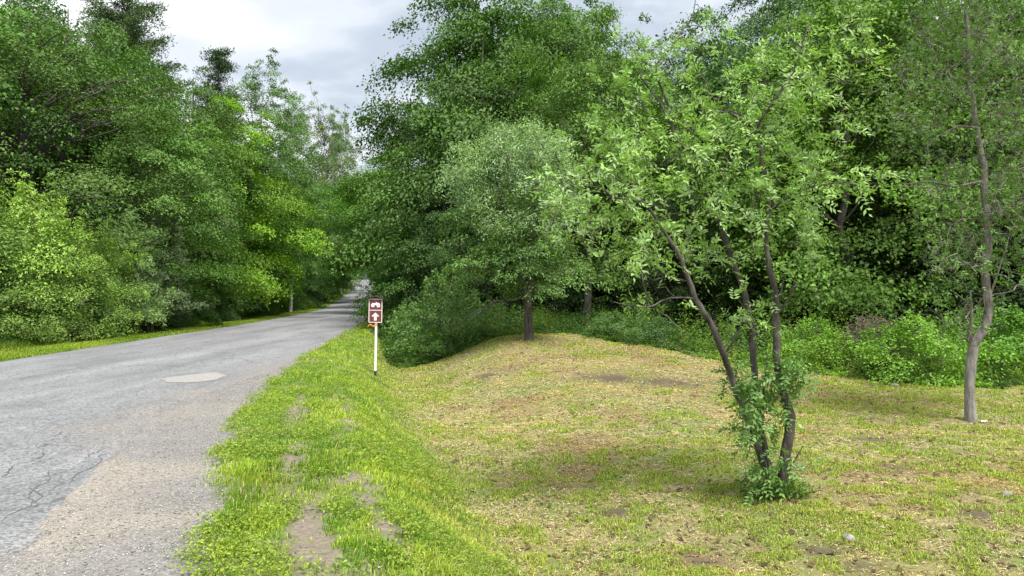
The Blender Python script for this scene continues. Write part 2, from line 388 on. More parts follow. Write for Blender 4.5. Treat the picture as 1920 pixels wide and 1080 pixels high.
# cracks traced on the asphalt, and a pale patch
def strip(pts, w0, w1, jit, seed, zoff=.004):
    r = np.random.default_rng(seed); pts = np.array(pts, float)
    d = np.r_[0, np.cumsum(np.linalg.norm(np.diff(pts, axis=0), axis=1))]
    s = np.arange(0, d[-1], .025); x = np.interp(s, d, pts[:, 0]); y = np.interp(s, d, pts[:, 1])
    x = x + (fbm(s, s * 0, 4, seed, 5) - .5) * jit * 1.6; y = y + (fbm(s, s * 0 + 9, 4, seed, 5) - .5) * jit * 1.6
    w = np.interp(s, [0, d[-1] / 2, d[-1]], [w0 * .3, w1, w0 * .2]) * (.25 + 1.5 * fbm(s, s * 0 + 3, 9, seed, 3))
    t = nrm(np.stack([np.gradient(x), np.gradient(y)], 1)); nn = np.stack([-t[:, 1], t[:, 0]], 1)
    a = np.stack([x, y], 1) + nn * w[:, None]; b = np.stack([x, y], 1) - nn * w[:, None]
    V = []
    for q in (a, b):
        V.append([(u[0], u[1], road_z(u[0], u[1]) + zoff) for u in q])
    V = np.array(V).transpose(1, 0, 2).reshape(-1, 3)
    i = np.arange(len(s) - 1) * 2
    return V, np.stack([i, i + 1, i + 3, i + 2], 1)
def W(px, py, z=0.0):
    Yy = (EYE - z) * F_PX / (py - HOR); return ((px - 960) / F_PX * Yy, Yy)
cr_px = [[(0, 985), (20, 968), (60, 955), (65, 940), (45, 925), (60, 915), (90, 905), (92, 885), (125, 880)],
         [(95, 930), (130, 905), (165, 880), (200, 855), (235, 840)], [(30, 875), (60, 870), (85, 855), (95, 845)],
         [(150, 870), (165, 860), (185, 850), (200, 842)], [(100, 825), (120, 815), (150, 808)],
         [(20, 790), (60, 790), (120, 792)], [(0, 712), (60, 706), (120, 700), (170, 693), (300, 690), (470, 694)],
         [(110, 720), (150, 706)], [(235, 700), (280, 697)], [(60, 915), (70, 945)], [(0, 900), (25, 890), (40, 870)]]
Vs, Fs, off = [], [], 0
for k, c in enumerate(cr_px):
    v_, f_ = strip([W(*q) for q in c], .0038, .006, .14, k + 3)
    Vs.append(v_); Fs.append(f_ + off); off += len(v_)
cme = mesh_np('road_cracks', np.concatenate(Vs), np.concatenate(Fs))
tag(link('road_cracks', cme, mat=plain('crack_dark', (.085, .08, .076), .95, .3)), kind='structure')
cx, cyy = W(370, 711)
an = np.linspace(0, 2 * pi, 48, endpoint=False)
rr = 1 + (fbm(np.cos(an) * 2 + 5, np.sin(an) * 2 + 5, 1.5, 4) - .5) * .6
pv = [(cx, cyy, road_z(cx, cyy) + .006)] + [(cx + .46 * q * cos(a), cyy + .85 * q * sin(a), road_z(cx + .46 * q * cos(a), cyy + .85 * q * sin(a)) + .005) for a, q in zip(an, rr)]
pf = np.array([(0, 1 + i, 1 + (i + 1) % 48) for i in range(48)])
# the apron is dipped beside the road there: sit the patch on whichever is higher
pv = [(x, y, max(z, float(H(x, y)) + .012)) for x, y, z in pv]
tag(link('road_patch', mesh_np('road_patch', np.array(pv), pf), mat=plain('pale_patch', (.235, .226, .21), .9, .35, 45)), kind='structure')

# ------------------------------------------------------------------ loose stones on the apron (stuff)
def scatter_stones(n, rng):
    ico = np.array([(1, 0, 0), (-1, 0, 0), (0, 1, 0), (0, -1, 0), (0, 0, 1), (0, 0, -1)], float)
    fc = np.array([(0, 2, 4), (2, 1, 4), (1, 3, 4), (3, 0, 4), (2, 0, 5), (1, 2, 5), (3, 1, 5), (0, 3, 5)])
    y = 3.2 + (rng.random(n) ** 1.7) * 13
    a = xr(y); b = xg(y) + .15
    x = a + (b - a) * rng.random(n) - .12 * rng.random(n) ** 2
    s = .0025 + .008 * rng.random(n) ** 5
    V = x[:, None, None] * np.array([1, 0, 0]) + y[:, None, None] * np.array([0, 1, 0]) + (H(x, y) + s * .35)[:, None, None] * np.array([0, 0, 1])
    sc = s[:, None, None] * (.6 + .8 * rng.random((n, 6, 1))) * np.array([1, 1, .7])
    V = V + ico[None] * sc
    F = (fc[None] + 6 * np.arange(n)[:, None, None]).reshape(-1, 3)
    g = (.11 + .30 * rng.random(n)); warm = rng.random(n) * .25
    c = np.stack([g * (1 + warm * .5), g, g * (1 - warm)], 1)
    return mesh_np('gravel', V.reshape(-1, 3), F, col=np.repeat(c, 6, 0))
m, nt, out = newmat('stone_chip'); ca = N(nt, 'ShaderNodeAttribute', attribute_name='col')
p = N(nt, 'ShaderNodeBsdfPrincipled'); p.inputs['Roughness'].default_value = .9; lnk(nt, ca.outputs['Color'], p.inputs[0]); lnk(nt, p.outputs[0], out.inputs[0])
tag(link('gravel', scatter_stones(30000, RNG), mat=m), 'loose grey and tan gravel chips beside the asphalt', 'gravel', kind='stuff')

# ------------------------------------------------------------------ grass (stuff)
def blades(x, y, ln, wd, col, lean, rng, name, wind=(.25, .1)):
    n = len(x); z = H(x, y) - .005
    a = rng.random(n) * 2 * pi
    side = np.stack([np.cos(a), np.sin(a), 0 * a], 1)
    b = rng.random(n) * 2 * pi
    ld = np.stack([np.cos(b), np.sin(b), 0 * b], 1) + np.array([wind[0], wind[1], 0])
    up = np.array([0, 0, 1.])
    base = np.stack([x, y, z], 1)
    L_ = ln[:, None]; le = lean[:, None]
    mid_ = base + up * L_ * .55 * np.sqrt(np.clip(1 - (.5 * le) ** 2, .05, 1)) + ld * L_ * .4 * le * .6
    tip = base + up * L_ * (1 - .55 * le) * np.clip(1.05 - le * .45, .15, 1) + ld * L_ * le * .85
    w = side * wd[:, None]
    V = np.stack([base - w * .5, base + w * .5, mid_ - w * .42, mid_ + w * .42, tip], 1).reshape(-1, 3)
    i = 5 * np.arange(n)[:, None]
    F = np.concatenate([i + np.array([0, 1, 3]), i + np.array([0, 3, 2]), i + np.array([2, 3, 4])], 0)
    var = np.repeat(rng.random(n), 5)
    return mesh_np(name, V, F, attr=var, col=np.repeat(col, 5, 0))
def sample(ylo, yhi, xf0, xf1, D0, rng, p=1.5, yk=6.):
    """points with density D0 up to yk metres away, thinning beyond"""
    ys = np.linspace(ylo, yhi, 600); w = np.maximum(xf1(ys) - xf0(ys), 0); den = D0 * np.minimum(1, (yk / np.maximum(ys, .1)) ** p) * w
    cdf = np.cumsum(den); tot = int(cdf[-1] * (ys[1] - ys[0])); cdf = cdf / cdf[-1]
    y = np.interp(rng.random(tot), cdf, ys); x = xf0(y) + (xf1(y) - xf0(y)) * rng.random(tot)
    return x, y
def cmix(a, b, t): return np.array(a)[None] * (1 - t[:, None]) + np.array(b)[None] * t[:, None]
def distscale(y, k=6., e=.72): return np.maximum(1, (y / k)) ** e

rng = np.random.default_rng(11)
# verge by the road
x, y = sample(3.0, 60, lambda y: xg(y) - .5, lambda y: np.minimum(xd(y) + 1.2, .86 * y + 4), 5200, rng)
g_, f_, fo_ = ground_zones(x, y)
edge = x - xg(y) + (fbm(x, y, 1.3, 21) - .5) * .5 + (fbm(x, y, 5, 25) - .5) * .5
keep = (edge > -.05 + .35 * rng.random(len(x)) ** 2) & (rng.random(len(x)) > f_ * .85) & (rng.random(len(x)) > track(x, y) * 1.1) & (fo_ < .6)
keep &= (rng.random(len(x)) > .75 * sst(.52, .68, fbm(x, y, 2.6, 50)) * sst(2.2, .2, x - xg(y)))
x, y = x[keep], y[keep]; n = len(x)
tall = sst(.45, .7, fbm(x, y, .8, 33))
tuft = np.exp(-(((x + 2.05) / .42) ** 2 + ((y - 6.6) / 1.1) ** 2)) + np.exp(-(((x + .25) / .45) ** 2 + ((y - 4.9) / 1.1) ** 2)) + .7 * np.exp(-(((x + .9) / .4) ** 2 + ((y - 8.6) / 2.2) ** 2))
ln = (.028 + .04 * rng.random(n) + .035 * tall * sst(.35, .65, fbm(x, y, 4, 36)) + .13 * np.clip(tuft, 0, 1) * rng.random(n)) * distscale(y, 9, .2)
wd = (.0045 + .004 * rng.random(n)) * distscale(y)
c = cmix((.13, .25, .018), (.34, .44, .05), np.clip(sst(.33, .67, fbm(x, y, 2.4, 44, 4)) * .85 + .3 * rng.random(n) - .08, 0, 1))
c = np.where((rng.random(n) < .07 + .3 * sst(-1.3, -.2, x - xd(y)))[:, None], cmix((.40, .36, .12), (.50, .43, .2), rng.random(n)), c)
c = c * (1 - .25 * np.clip(tuft, 0, 1)[:, None])
tag(link('grass', blades(x, y, ln, wd, c, .25 + .6 * rng.random(n), rng, 'grass', (.35, .15)), mat=M_GRASS), 'bright green roadside grass between the gravel and the mown ground', 'grass', kind='stuff')
CLOVER = True
# far verge on the left of the road
x, y = sample(9, 170, lambda y: xl(y) - 3.8, lambda y: xl(y) + .05, 1500, rng, 1.3, 16)
k_ = xl(y) - x + (fbm(x, y, 1.5, 61) - .5) * .5 > 0
x, y = x[k_], y[k_]; n = len(x); L = xl(y) - x
ln = .06 + .06 * rng.random(n) + .34 * sst(1.9, 3.0, L + (fbm(x, y, .9, 13) - .5) * 1.2) * (.4 + rng.random(n)); wd = (.006 + .006 * rng.random(n)) * distscale(y, 10)
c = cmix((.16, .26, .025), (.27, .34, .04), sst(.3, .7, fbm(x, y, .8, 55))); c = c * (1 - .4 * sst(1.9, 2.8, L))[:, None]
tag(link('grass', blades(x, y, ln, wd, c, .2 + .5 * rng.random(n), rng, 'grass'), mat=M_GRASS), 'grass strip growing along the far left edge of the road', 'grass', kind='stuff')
# mown field: green stubble and straw
def field_pts(D0, yk=6., p=1.5):
    x, y = sample(3.0, 25.5, lambda y: xd(y) - 1.6, lambda y: .78 * y + 3.5, D0, rng, p, yk)
    g_, f_, fo_ = ground_zones(x, y)
    k = (rng.random(len(x)) < f_ + .05) & (y < yedge(x) + .6) & (x > xg(y) + 1)
    return x[k], y[k]
x, y = field_pts(6200)
gm = sst(.40, .62, fbm(x, y, .45, 140) * .45 + fbm(x, y, 1.7, 150) * .55 + .06 * sst(12, 6, y) + .17 * sst(.8, 3.5, x) * sst(14, 8, y) + .12 * sst(5, 8, x) - .02)
gm = np.maximum(gm, .85 * sst(1.5, -1, yedge(x) - y - 1)) 
k = (rng.random(len(x)) < .22 + .78 * gm) & (rng.random(len(x)) > spots(x, y) * 1.1) & (rng.random(len(x)) < .12 + 1.1 * sst(.38, .58, fbm(x, y, 4.2, 181, 5)))
x, y, gm = x[k], y[k], gm[k]; n = len(x)
ln = (.018 + .03 * rng.random(n) + .035 * gm * sst(.42, .62, fbm(x, y, 4.2, 181, 5))) * distscale(y, 8, .3); wd = (.0045 + .0045 * rng.random(n)) * distscale(y)
c = cmix((.36, .41, .07), (.21, .33, .035), np.clip(gm * rng.random(n) ** .6 + .3 * (fbm(x, y, 3, 160) - .5), 0, 1))
c = np.where((rng.random(n) < .25)[:, None], cmix((.30, .27, .09), (.36, .31, .14), rng.random(n)), c)
tag(link('grass', blades(x, y, ln, wd, c, .35 + .6 * rng.random(n), rng, 'grass', (.1, .1)), mat=M_GRASS), 'short green stubble on the mown clearing', 'grass', kind='stuff')
def flakes(x, y, ln, wd, c, rng, name):
    n = len(x); a = rng.random(n) * 2 * pi; z = H(x, y) + .004 + .02 * rng.random(n)
    d = nrm(np.stack([np.cos(a), np.sin(a), .5 * (rng.random(n) - .5)], 1)); s = nrm(np.stack([-np.sin(a), np.cos(a), .9 * (rng.random(n) - .5)], 1))
    b = np.stack([x, y, z], 1); l = (d * ln[:, None]) / 2; w = s * wd[:, None] / 2; up = np.array([0, 0, 1]) * ln[:, None] * .12
    V = np.stack([b - l - w, b - w * .9 + up, b + l - w * .3, b + l + w * .3, b + w * .9 + up, b - l + w], 1).reshape(-1, 3)
    i = 6 * np.arange(n)[:, None]
    return mesh_np(name, V, np.concatenate([i + np.array([0, 1, 4, 5]), i + np.array([1, 2, 3, 4])], 0), attr=np.repeat(rng.random(n), 6), col=np.repeat(c, 6, 0))
x, y = field_pts(4600)
gm = sst(.40, .62, fbm(x, y, .45, 140) * .45 + fbm(x, y, 1.7, 150) * .55 + .06 * sst(12, 6, y) + .17 * sst(.8, 3.5, x) * sst(14, 8, y) + .12 * sst(5, 8, x) - .02)
k = (rng.random(len(x)) < 1 - .55 * gm) & (rng.random(len(x)) > spots(x, y) * 1.0) & (rng.random(len(x)) < .15 + 1.1 * sst(.38, .56, fbm(x, y, 4.5, 171, 5))); x, y = x[k], y[k]; n = len(x)
br = sst(.52, .66, fbm(x, y, 1.1, 90))
c = cmix((.50, .40, .25), (.36, .22, .13), np.clip(br * .75 + .45 * rng.random(n) ** 2 - .1, 0, 1)); c = np.where((rng.random(n) < .14)[:, None], np.array([(.58, .52, .36)]), c); c = np.where((rng.random(n) < .10)[:, None], np.array([(.09, .06, .04)]), c)
tag(link('straw', flakes(x, y, (.018 + .04 * rng.random(n)) * distscale(y, 8, .4), (.003 + .005 * rng.random(n)) * distscale(y), c, rng, 'straw'), mat=M_GRASS), 'dry yellow and brown clippings strewn over the mown clearing', 'cut grass', kind='stuff')

x, y = field_pts(55, 7); n = len(x); x = x + .1 * rng.normal(0, 1, n)
c = cmix((.07, .045, .03), (.22, .15, .10), rng.random(n))
tag(link('leaf_litter', flakes(x, y, (.03 + .06 * rng.random(n)) * distscale(y, 9, .3), (.015 + .03 * rng.random(n)), c, rng, 'leaf_litter'), mat=M_GRASS), 'dead brown leaves and bark bits scattered over the mown clearing', 'leaf litter', kind='stuff')

# ------------------------------------------------------------------ leaves and wood builders
def leaves(pos, nn, ax, L, Wd, var, fold=.12):
    nn = nrm(nn); ax = nrm(ax - nn * np.sum(ax * nn, 1, keepdims=True)); b = np.cross(nn, ax)
    L = L[:, None]; Wd = Wd[:, None]
    V = np.stack([pos, pos + ax * L * .45 + b * Wd * .5 + nn * L * fold, pos + ax * L - nn * L * fold * .6, pos + ax * L * .45 - b * Wd * .5 + nn * L * fold], 1).reshape(-1, 3)
    i = 4 * np.arange(len(pos))[:, None]
    return V, np.concatenate([i + np.array([0, 1, 2]), i + np.array([0, 2, 3])], 0), np.repeat(var, 4)
def tubes(paths, sides=7):
    Vs, Fs, off = [], [], 0
    a = np.arange(sides) * 2 * pi / sides
    for pts, rad in paths:
        pts = np.asarray(pts, float); rad = np.asarray(rad, float)
        t = nrm(np.gradient(pts, axis=0)); ref = np.array([0, 1., 0]) if abs(t[0, 1]) < .9 else np.array([1., 0, 0])
        u = nrm(np.cross(t, ref)); v = np.cross(t, u)
        ring = pts[:, None] + rad[:, None, None] * (np.cos(a)[None, :, None] * u[:, None] + np.sin(a)[None, :, None] * v[:, None])
        V = ring.reshape(-1, 3); k = len(pts); i = np.arange(k * sides).reshape(k, sides); j = np.roll(i, -1, 1)
        F = np.stack([i[:-1].ravel(), j[:-1].ravel(), j[1:].ravel(), i[1:].ravel()], 1)
        Vs.append(V); Fs.append(F + off); off += len(V)
    return np.concatenate(Vs), np.concatenate(Fs)
def curve(p0, p1, rng, n=6, sag=.1, jit=.05):
    p0 = np.array(p0, float); p1 = np.array(p1, float); d = np.linalg.norm(p1 - p0)
    t = np.linspace(0, 1, n)[:, None]
    q = p0 + (p1 - p0) * t; q[:, 2] += sag * d * np.sin(t[:, 0] * pi) 
    j = rng.normal(0, jit * d, (n, 3)) * np.sin(t * pi); return q + j

def crown_clusters(rng, Ht, z0, R, prof, ncl, shell=.7, lob=.22):
    u = rng.random(ncl * 3); pr = np.interp(u, *prof); k = rng.random(len(u)) < (pr / pr.max()) ** 1.2; u = u[k][:ncl]
    a = rng.random(len(u)) * 2 * pi
    ph = rng.random(6) * 2 * pi
    lobe = 1 + lob * np.sin(2 * a + ph[0] + 3 * u) + lob * .8 * np.sin(3 * a + ph[1] - 6 * u) + lob * .6 * np.sin(5 * a + ph[2] + 11 * u) 
    rf = np.where(rng.random(len(u)) < shell, .78 + .24 * rng.random(len(u)), .25 + .5 * rng.random(len(u)))
    r = R * np.interp(u, *prof) * lobe * rf
    return np.stack([r * np.cos(a), r * np.sin(a), z0 + u * (Ht - z0)], 1), a, u
OVAL = ([0, .12, .3, .5, .7, .85, 1], [.45, .8, 1, .98, .8, .52, .12])
MAPLE = ([0, .08, .25, .45, .65, .82, .93, 1], [.6, .95, 1.05, .98, .78, .52, .3, .1])
TALL = ([0, .15, .4, .6, .8, .92, 1], [.3, .6, .95, 1, .85, .55, .2])
BUSH = ([0, .1, .3, .6, .85, 1], [.75, .95, 1, .88, .55, .15])
VASE = ([0, .2, .45, .7, .88, 1], [.25, .6, .95, 1, .7, .25])
def leaf_cloud(rng, cen, ang, s, nleaf, leaf, wr=.62, flat=.38, droop=.25, up=.9, outw=.45, rnd=.6, elong=1.15, hang=.3, wind=(0, 0, 0)):
    ci = rng.choice(len(cen), nleaf, p=s ** 1.3 / np.sum(s ** 1.3))
    o = np.stack([np.cos(ang), np.sin(ang), 0 * ang], 1)[ci]; t = np.stack([-np.sin(ang), np.cos(ang), 0 * ang], 1)[ci]
    rr = np.sqrt(rng.random(nleaf)) * (1 + .25 * rng.normal(0, 1, nleaf) * (rng.random(nleaf) < .25)); th = rng.random(nleaf) * 2 * pi
    lx, ly = rr * np.cos(th), rr * np.sin(th); ss = s[ci]
    lz = (1 - np.clip(rr, 0, 1) ** 2) * .8 + rng.normal(0, .45, nleaf) - .3
    pos = cen[ci] + o * (lx * ss * elong)[:, None] + t * (ly * ss)[:, None]
    pos[:, 2] += lz * ss * flat - droop * lx * ss * elong
    R3 = rng.normal(0, 1, (nleaf, 3))
    nn = np.array([0, 0, 1.]) * up + o * outw + R3 * rnd + o * (lx * .3)[:, None]
    ax = o * .7 + rng.normal(0, 1, (nleaf, 3)) * .7 + np.array([0, 0, -hang]) + np.array(wind)
    L = leaf * (.6 + .7 * rng.random(nleaf))
    cv = rng.random(len(cen))[ci]
    return leaves(pos, nn, ax, L, L * wr, np.clip(.5 * rng.random(nleaf) + .5 * cv, 0, 1))
def make_tree(name, label, cat, seed, Ht, R, z0f=.15, prof=OVAL, ncl=150, nleaf=42000, leaf=.14, cs=.17, color=(.06, .11, .02), bark=None, lmat=None,
              tr=.16, limbs=30, loc=(0, 0, 0), stems=1, lean=.02, shell=.7, lob=.22, group=None, rz=0, rag=.35, shoots=0, **kw):
    rng = np.random.default_rng(seed); z0 = Ht * z0f
    t = thing(name, loc, label, cat, group, rz)
    cen, ang, u = crown_clusters(rng, Ht, z0, R, prof, ncl, shell, lob)
    s = R * cs * (.65 + .7 * rng.random(len(cen))) * np.interp(u, [0, .7, 1], [1.1, 1, .6])
    j = rng.integers(0, len(cen), int(len(cen) * rag)); f = 1.04 + .16 * rng.random(len(j))      # small sprays standing out of the outline
    ex = cen[j] * np.stack([f, f, 1 + (f - 1) * .5], 1) + rng.normal(0, R * .06, (len(j), 3))
    cen = np.concatenate([cen, ex]); ang = np.concatenate([ang, ang[j]]); s = np.concatenate([s, R * cs * (.28 + .3 * rng.random(len(j)))])
    for _ in range(shoots):
        a = rng.random() * 2 * pi; q = R * .85 * math.sqrt(rng.random()); zt = z0 + (Ht - z0) * (1 - .55 * (q / R) ** 2); n5 = 5
        ln_ = np.linspace(-.06, .13 + .1 * rng.random(), n5) * Ht; lx_, ly_ = rng.normal(0, .12, 2)
        cen = np.concatenate([cen, np.stack([q * cos(a) + ln_ * lx_, q * sin(a) + ln_ * ly_, zt + ln_], 1)]); ang = np.concatenate([ang, rng.random(n5) * 6]); s = np.concatenate([s, R * np.linspace(.13, .06, n5)])
    V, F, var = leaf_cloud(rng, cen, ang, s, nleaf, leaf, **kw)
    V[:, 2] = np.maximum(V[:, 2], .03)
    paths = []; roots = []
    for k in range(stems):
        a = k * 2 * pi / stems + rng.random(); sp = (0 if stems == 1 else R * .35)
        top = np.array([cos(a) * sp + rng.normal(0, lean * Ht), sin(a) * sp + rng.normal(0, lean * Ht), Ht * (.88 if stems == 1 else .7)])
        b0 = np.array([cos(a) * tr * .6 * (stems > 1), sin(a) * tr * .6 * (stems > 1), -.15])
        q = curve(b0, top, rng, 12, 0, .012); rad = np.interp(np.linspace(0, 1, 12), [0, .04, .15, 1], [1.35, 1.1, .95, .12]) * tr / (stems ** .5)
        paths.append((q, rad)); roots.append((q, rad))
    for i in rng.permutation(len(cen))[:limbs]:
        q, rad = roots[rng.integers(len(roots))]
        zs = np.clip(cen[i, 2] - (.35 + .3 * rng.random()) * np.linalg.norm(cen[i, :2]) - .05 * Ht, Ht * .1, Ht * .8)
        j = int(np.argmin(abs(q[:, 2] - zs)))
        c = curve(q[j], cen[i], rng, 7, .06, .035); r0 = min(rad[j] * .55, .012 * np.linalg.norm(cen[i] - q[j]) + .02)
        paths.append((c, np.linspace(r0, .008, 7)))
        for _ in range(2):
            e = c[4] + rng.normal(0, 1, 3) * R * .12; paths.append((curve(c[3], e, rng, 4, .05, .05), np.linspace(r0 * .45, .006, 4)))
    Vt, Ft = tubes(paths)
    link('trunk', mesh_np('trunk', Vt, Ft, smooth=True), t, bark or M_BARK)
    link('crown', mesh_np('crown', V, F, attr=var), t, lmat or M_LEAF, color)
    return t
def make_pine(name, label, seed, Ht, R, loc, color, nleaf=30000, z0f=.12, top=.05):
    rng = np.random.default_rng(seed); t = thing(name, loc, label, 'pine tree')
    cen, ang, s = [], [], []; paths = [(curve((0, 0, -.1), (rng.normal(0, .1), 0, Ht), rng, 12, 0, .004), np.linspace(.2, .02, 12))]
    z = Ht * z0f
    while z < Ht * .985:
        f = (z - Ht * z0f) / (Ht * (1 - z0f)); L = R * (1.0 * (1 - f) ** .75 + top) * (.75 + .5 * rng.random())
        for k in range(rng.integers(4, 7)):
            a = rng.random() * 2 * pi; Lk = L * (.55 + .6 * rng.random()); rise = .12 + .35 * f + rng.normal(0, .1)
            p1 = np.array([cos(a) * Lk, sin(a) * Lk, z + Lk * rise]); paths.append((curve((0, 0, z), p1, rng, 5, -.05, .02), np.linspace(.03 * (1 - f) + .012, .006, 5)))
            for q in np.linspace(.35, 1, max(2, int(Lk / .5))):
                cen.append(np.array([0, 0, z]) + (p1 - np.array([0, 0, z])) * q); ang.append(a + rng.normal(0, .5)); s.append(.24 + .2 * rng.random() + .1 * (1 - f))
        z += Ht * .024 * (.7 + .6 * rng.random())
    cen = np.array(cen); V, F, var = leaf_cloud(rng, cen, np.array(ang), np.array(s) * 1.5, nleaf * 2, .24, wr=.2, flat=.5, droop=-.3, up=.6, outw=.2, rnd=.9, hang=-.7)
    Vt, Ft = tubes(paths, 5)
    link('trunk', mesh_np('trunk', Vt, Ft, smooth=True), t, M_BARK_D); link('crown', mesh_np('crown', V, F, attr=var), t, M_LEAF, color); return t

# ------------------------------------------------------------------ foliage colours (albedo)
DARK = (.042, .085, .018); MID = (.064, .128, .022); LITE = (.11, .18, .03); YEL = (.15, .235, .02); SILV = (.15, .20, .12)
DULL = (.085, .12, .045); ASH = (.13, .20, .04); PINE = (.085, .115, .06); BLUE = (.05, .10, .03)

def place(t, px, Y, Ht0, top_py, rz=None, wide=1.0, **kw):
    """height from the row its top reaches"""
    g = G(px, Y); h = EYE - (top_py - HOR) / F_PX * Y - g[2]; s = h / Ht0
    return dict(loc=g, s=(s * wide, s * wide, s))
protos = {}
def tree(kind, px, Y, top_py, label, cat='tree', color=None, wide=1.0, rz=0., group=None):
    """first use of a kind builds it, later uses copy it"""
    spec = KINDS[kind]
    if kind not in protos:
        t = make_tree(label=label, cat=cat, group=group, **spec); protos[kind] = (t, False)
        if color:
            for c in t.children:
                if c.name.startswith('crown'): c.color = (*color, 1)
    t, used = protos[kind]
    g = G(px, Y); h = EYE - (top_py - HOR) / F_PX * Y - g[2]; s = h / spec['Ht']
    sc = (s * wide, s * wide, s)
    if not used:
        t.location = g; t.rotation_euler = (0, 0, rz); t.scale = sc; protos[kind] = (t, True); return t
    return dup(t, g, rz, sc, label, color or spec.get('color'), group, cat)

KINDS = {
 'maple':  dict(name='maple_tree', seed=1, Ht=16, R=5.0, z0f=.14, prof=MAPLE, ncl=140, nleaf=86000, rag=.18, leaf=.16, cs=.25, color=MID, flat=.42, droop=.18, tr=.24),
 'maple2': dict(name='maple_tree', seed=2, Ht=14, R=4.6, z0f=.10, prof=MAPLE, ncl=125, nleaf=66000, rag=.25, leaf=.15, cs=.25, color=YEL, flat=.38, droop=.2, tr=.2),
 'broad':  dict(name='broadleaf_tree', seed=3, Ht=14, R=4.4, z0f=.1, prof=OVAL, ncl=140, nleaf=58000, leaf=.13, cs=.21, color=MID, flat=.42, droop=.2, tr=.2),
 'ash':    dict(name='ash_tree', seed=4, Ht=13, R=3.8, z0f=.1, prof=OVAL, ncl=160, nleaf=56000, leaf=.14, wr=.42, cs=.19, color=ASH, flat=.55, droop=.1, rnd=.8, tr=.17, hang=.1),
 'poplar': dict(name='poplar_tree', seed=5, Ht=20, R=3.2, z0f=.2, prof=TALL, ncl=190, nleaf=52000, leaf=.13, cs=.21, color=(.085, .14, .045), flat=.6, shell=.5, tr=.18, lob=.3, bark=M_BARK_P),
 'sparse': dict(name='thin_tree', seed=6, Ht=20, R=3.0, z0f=.35, prof=VASE, ncl=90, nleaf=15000, leaf=.15, cs=.19, color=(.12, .16, .06), flat=.8, shell=.5, tr=.15, limbs=70, lob=.3, bark=M_BARK),
 'locust': dict(name='broadleaf_tree', seed=24, Ht=15, R=4.3, z0f=.12, prof=OVAL, ncl=110, nleaf=30000, leaf=.13, wr=.4, cs=.2, color=ASH, flat=.5, droop=.1, rnd=.8, tr=.3, limbs=80, shell=.8, bark=M_BARK_D),
 'over':   dict(name='maple_tree', seed=14, Ht=15, R=4.8, z0f=.33, prof=OVAL, ncl=140, nleaf=76000, rag=.2, leaf=.15, cs=.25, color=MID, flat=.42, droop=.15, tr=.22),
 'dark':   dict(name='broadleaf_tree', seed=8, Ht=17, R=5.0, z0f=.08, prof=OVAL, ncl=150, nleaf=60000, leaf=.15, cs=.22, color=DARK, flat=.4, droop=.25, tr=.25, bark=M_BARK_D),
 'shrub':  dict(name='shrub', seed=9, Ht=4.0, R=1.7, z0f=.06, prof=BUSH, ncl=80, nleaf=22000, shoots=26, leaf=.085, wr=.5, cs=.26, lob=.3, color=ASH, flat=.6, droop=.1, stems=6, tr=.06, limbs=30, hang=.0, rnd=.8),
 'willow': dict(name='willow_shrub', seed=10, Ht=4.6, R=1.3, z0f=.1, prof=BUSH, ncl=90, shoots=22, nleaf=16000, leaf=.1, wr=.28, cs=.22, color=SILV, flat=.7, stems=5, tr=.05, limbs=40, hang=-.4, rnd=.8, lmat=M_LEAF_SILVER, wind=(.5, 0, .1)),
 'lowbush': dict(name='shrub', seed=19, Ht=1.8, R=1.15, z0f=.03, prof=BUSH, ncl=50, shoots=14, nleaf=7500, leaf=.085, wr=.45, cs=.3, lob=.3, color=ASH, flat=.65, droop=.15, stems=5, tr=.03, limbs=26, hang=.1, rnd=.7),
 'under':  dict(name='understory_shrub', seed=12, Ht=3.5, R=1.9, z0f=.03, prof=BUSH, ncl=110, shoots=10, nleaf=27000, leaf=.085, wr=.5, cs=.22, color=DARK, flat=.4, droop=.3, stems=4, tr=.05, limbs=16),
}
# ---- left side, from the near end
tree('shrub', 62, 25.5, 372, 'tallest yellow-green shrub at the far left, over the other shrubs', 'shrub', (.27, .35, .085), .95, .3)
tree('shrub', 5, 24.4, 448, 'lower green shrub at the very left edge beyond the road', 'shrub', (.19, .26, .07), 1.1, 1.2)
tree('shrub', 116, 25.4, 455, 'full olive green shrub just right of the tallest yellow-green one', 'shrub', (.20, .265, .07), 1.05, 2.2)
tree('shrub', 180, 27.8, 445, 'bright green rounded shrub left of the silvery ones', 'shrub', (.18, .26, .06), .95, 3.1)
tree('shrub', 58, 24.2, 520, 'low dull green shrub under the yellow-green shrubs on the left', 'shrub', (.15, .20, .06), 1.3, 4.1)
tree('shrub', -70, 23.5, 380, 'shrub continuing past the left edge of the view', 'shrub', (.13, .19, .04), 1.1, 5.1)
tree('willow', 230, 29.2, 425, 'pale green shrub with leaves turned silver by the wind', 'shrub', (.24, .33, .14), 1.05, .4)
tree('willow', 282, 31.8, 408, 'silver-grey willow shrub with bare lower stems on the left', 'shrub', (.28, .32, .23), 1.15, 2.4)
tree('under', 335, 36, 500, 'dark green bush right of the silver willow shrub', 'bush', (.05, .11, .02), .9, 1.)
tree('under', 395, 43, 505, 'dark bush low beneath the bright maple on the left', 'bush', (.05, .105, .02), .9, 2.)
tree('under', 470, 52, 505, 'dark leafy bush under the left trees before the road narrows', 'bush', (.055, .12, .02), 1., 3.)
tree('under', 538, 68, 520, 'light green bush at the far bend on the left verge', 'bush', (.09, .17, .03), 1., 4.)
tree('locust', 48, 29.5, -40, 'dusky tree at the far left with its dark limbs showing', 'tree', (.085, .125, .035), 1.25, .5)
tree('broad', 140, 32.5, 5, 'mid green tree behind the left shrubs, between the dusky tree and the tall pine', 'tree', (.07, .13, .03), .9, 1.5)
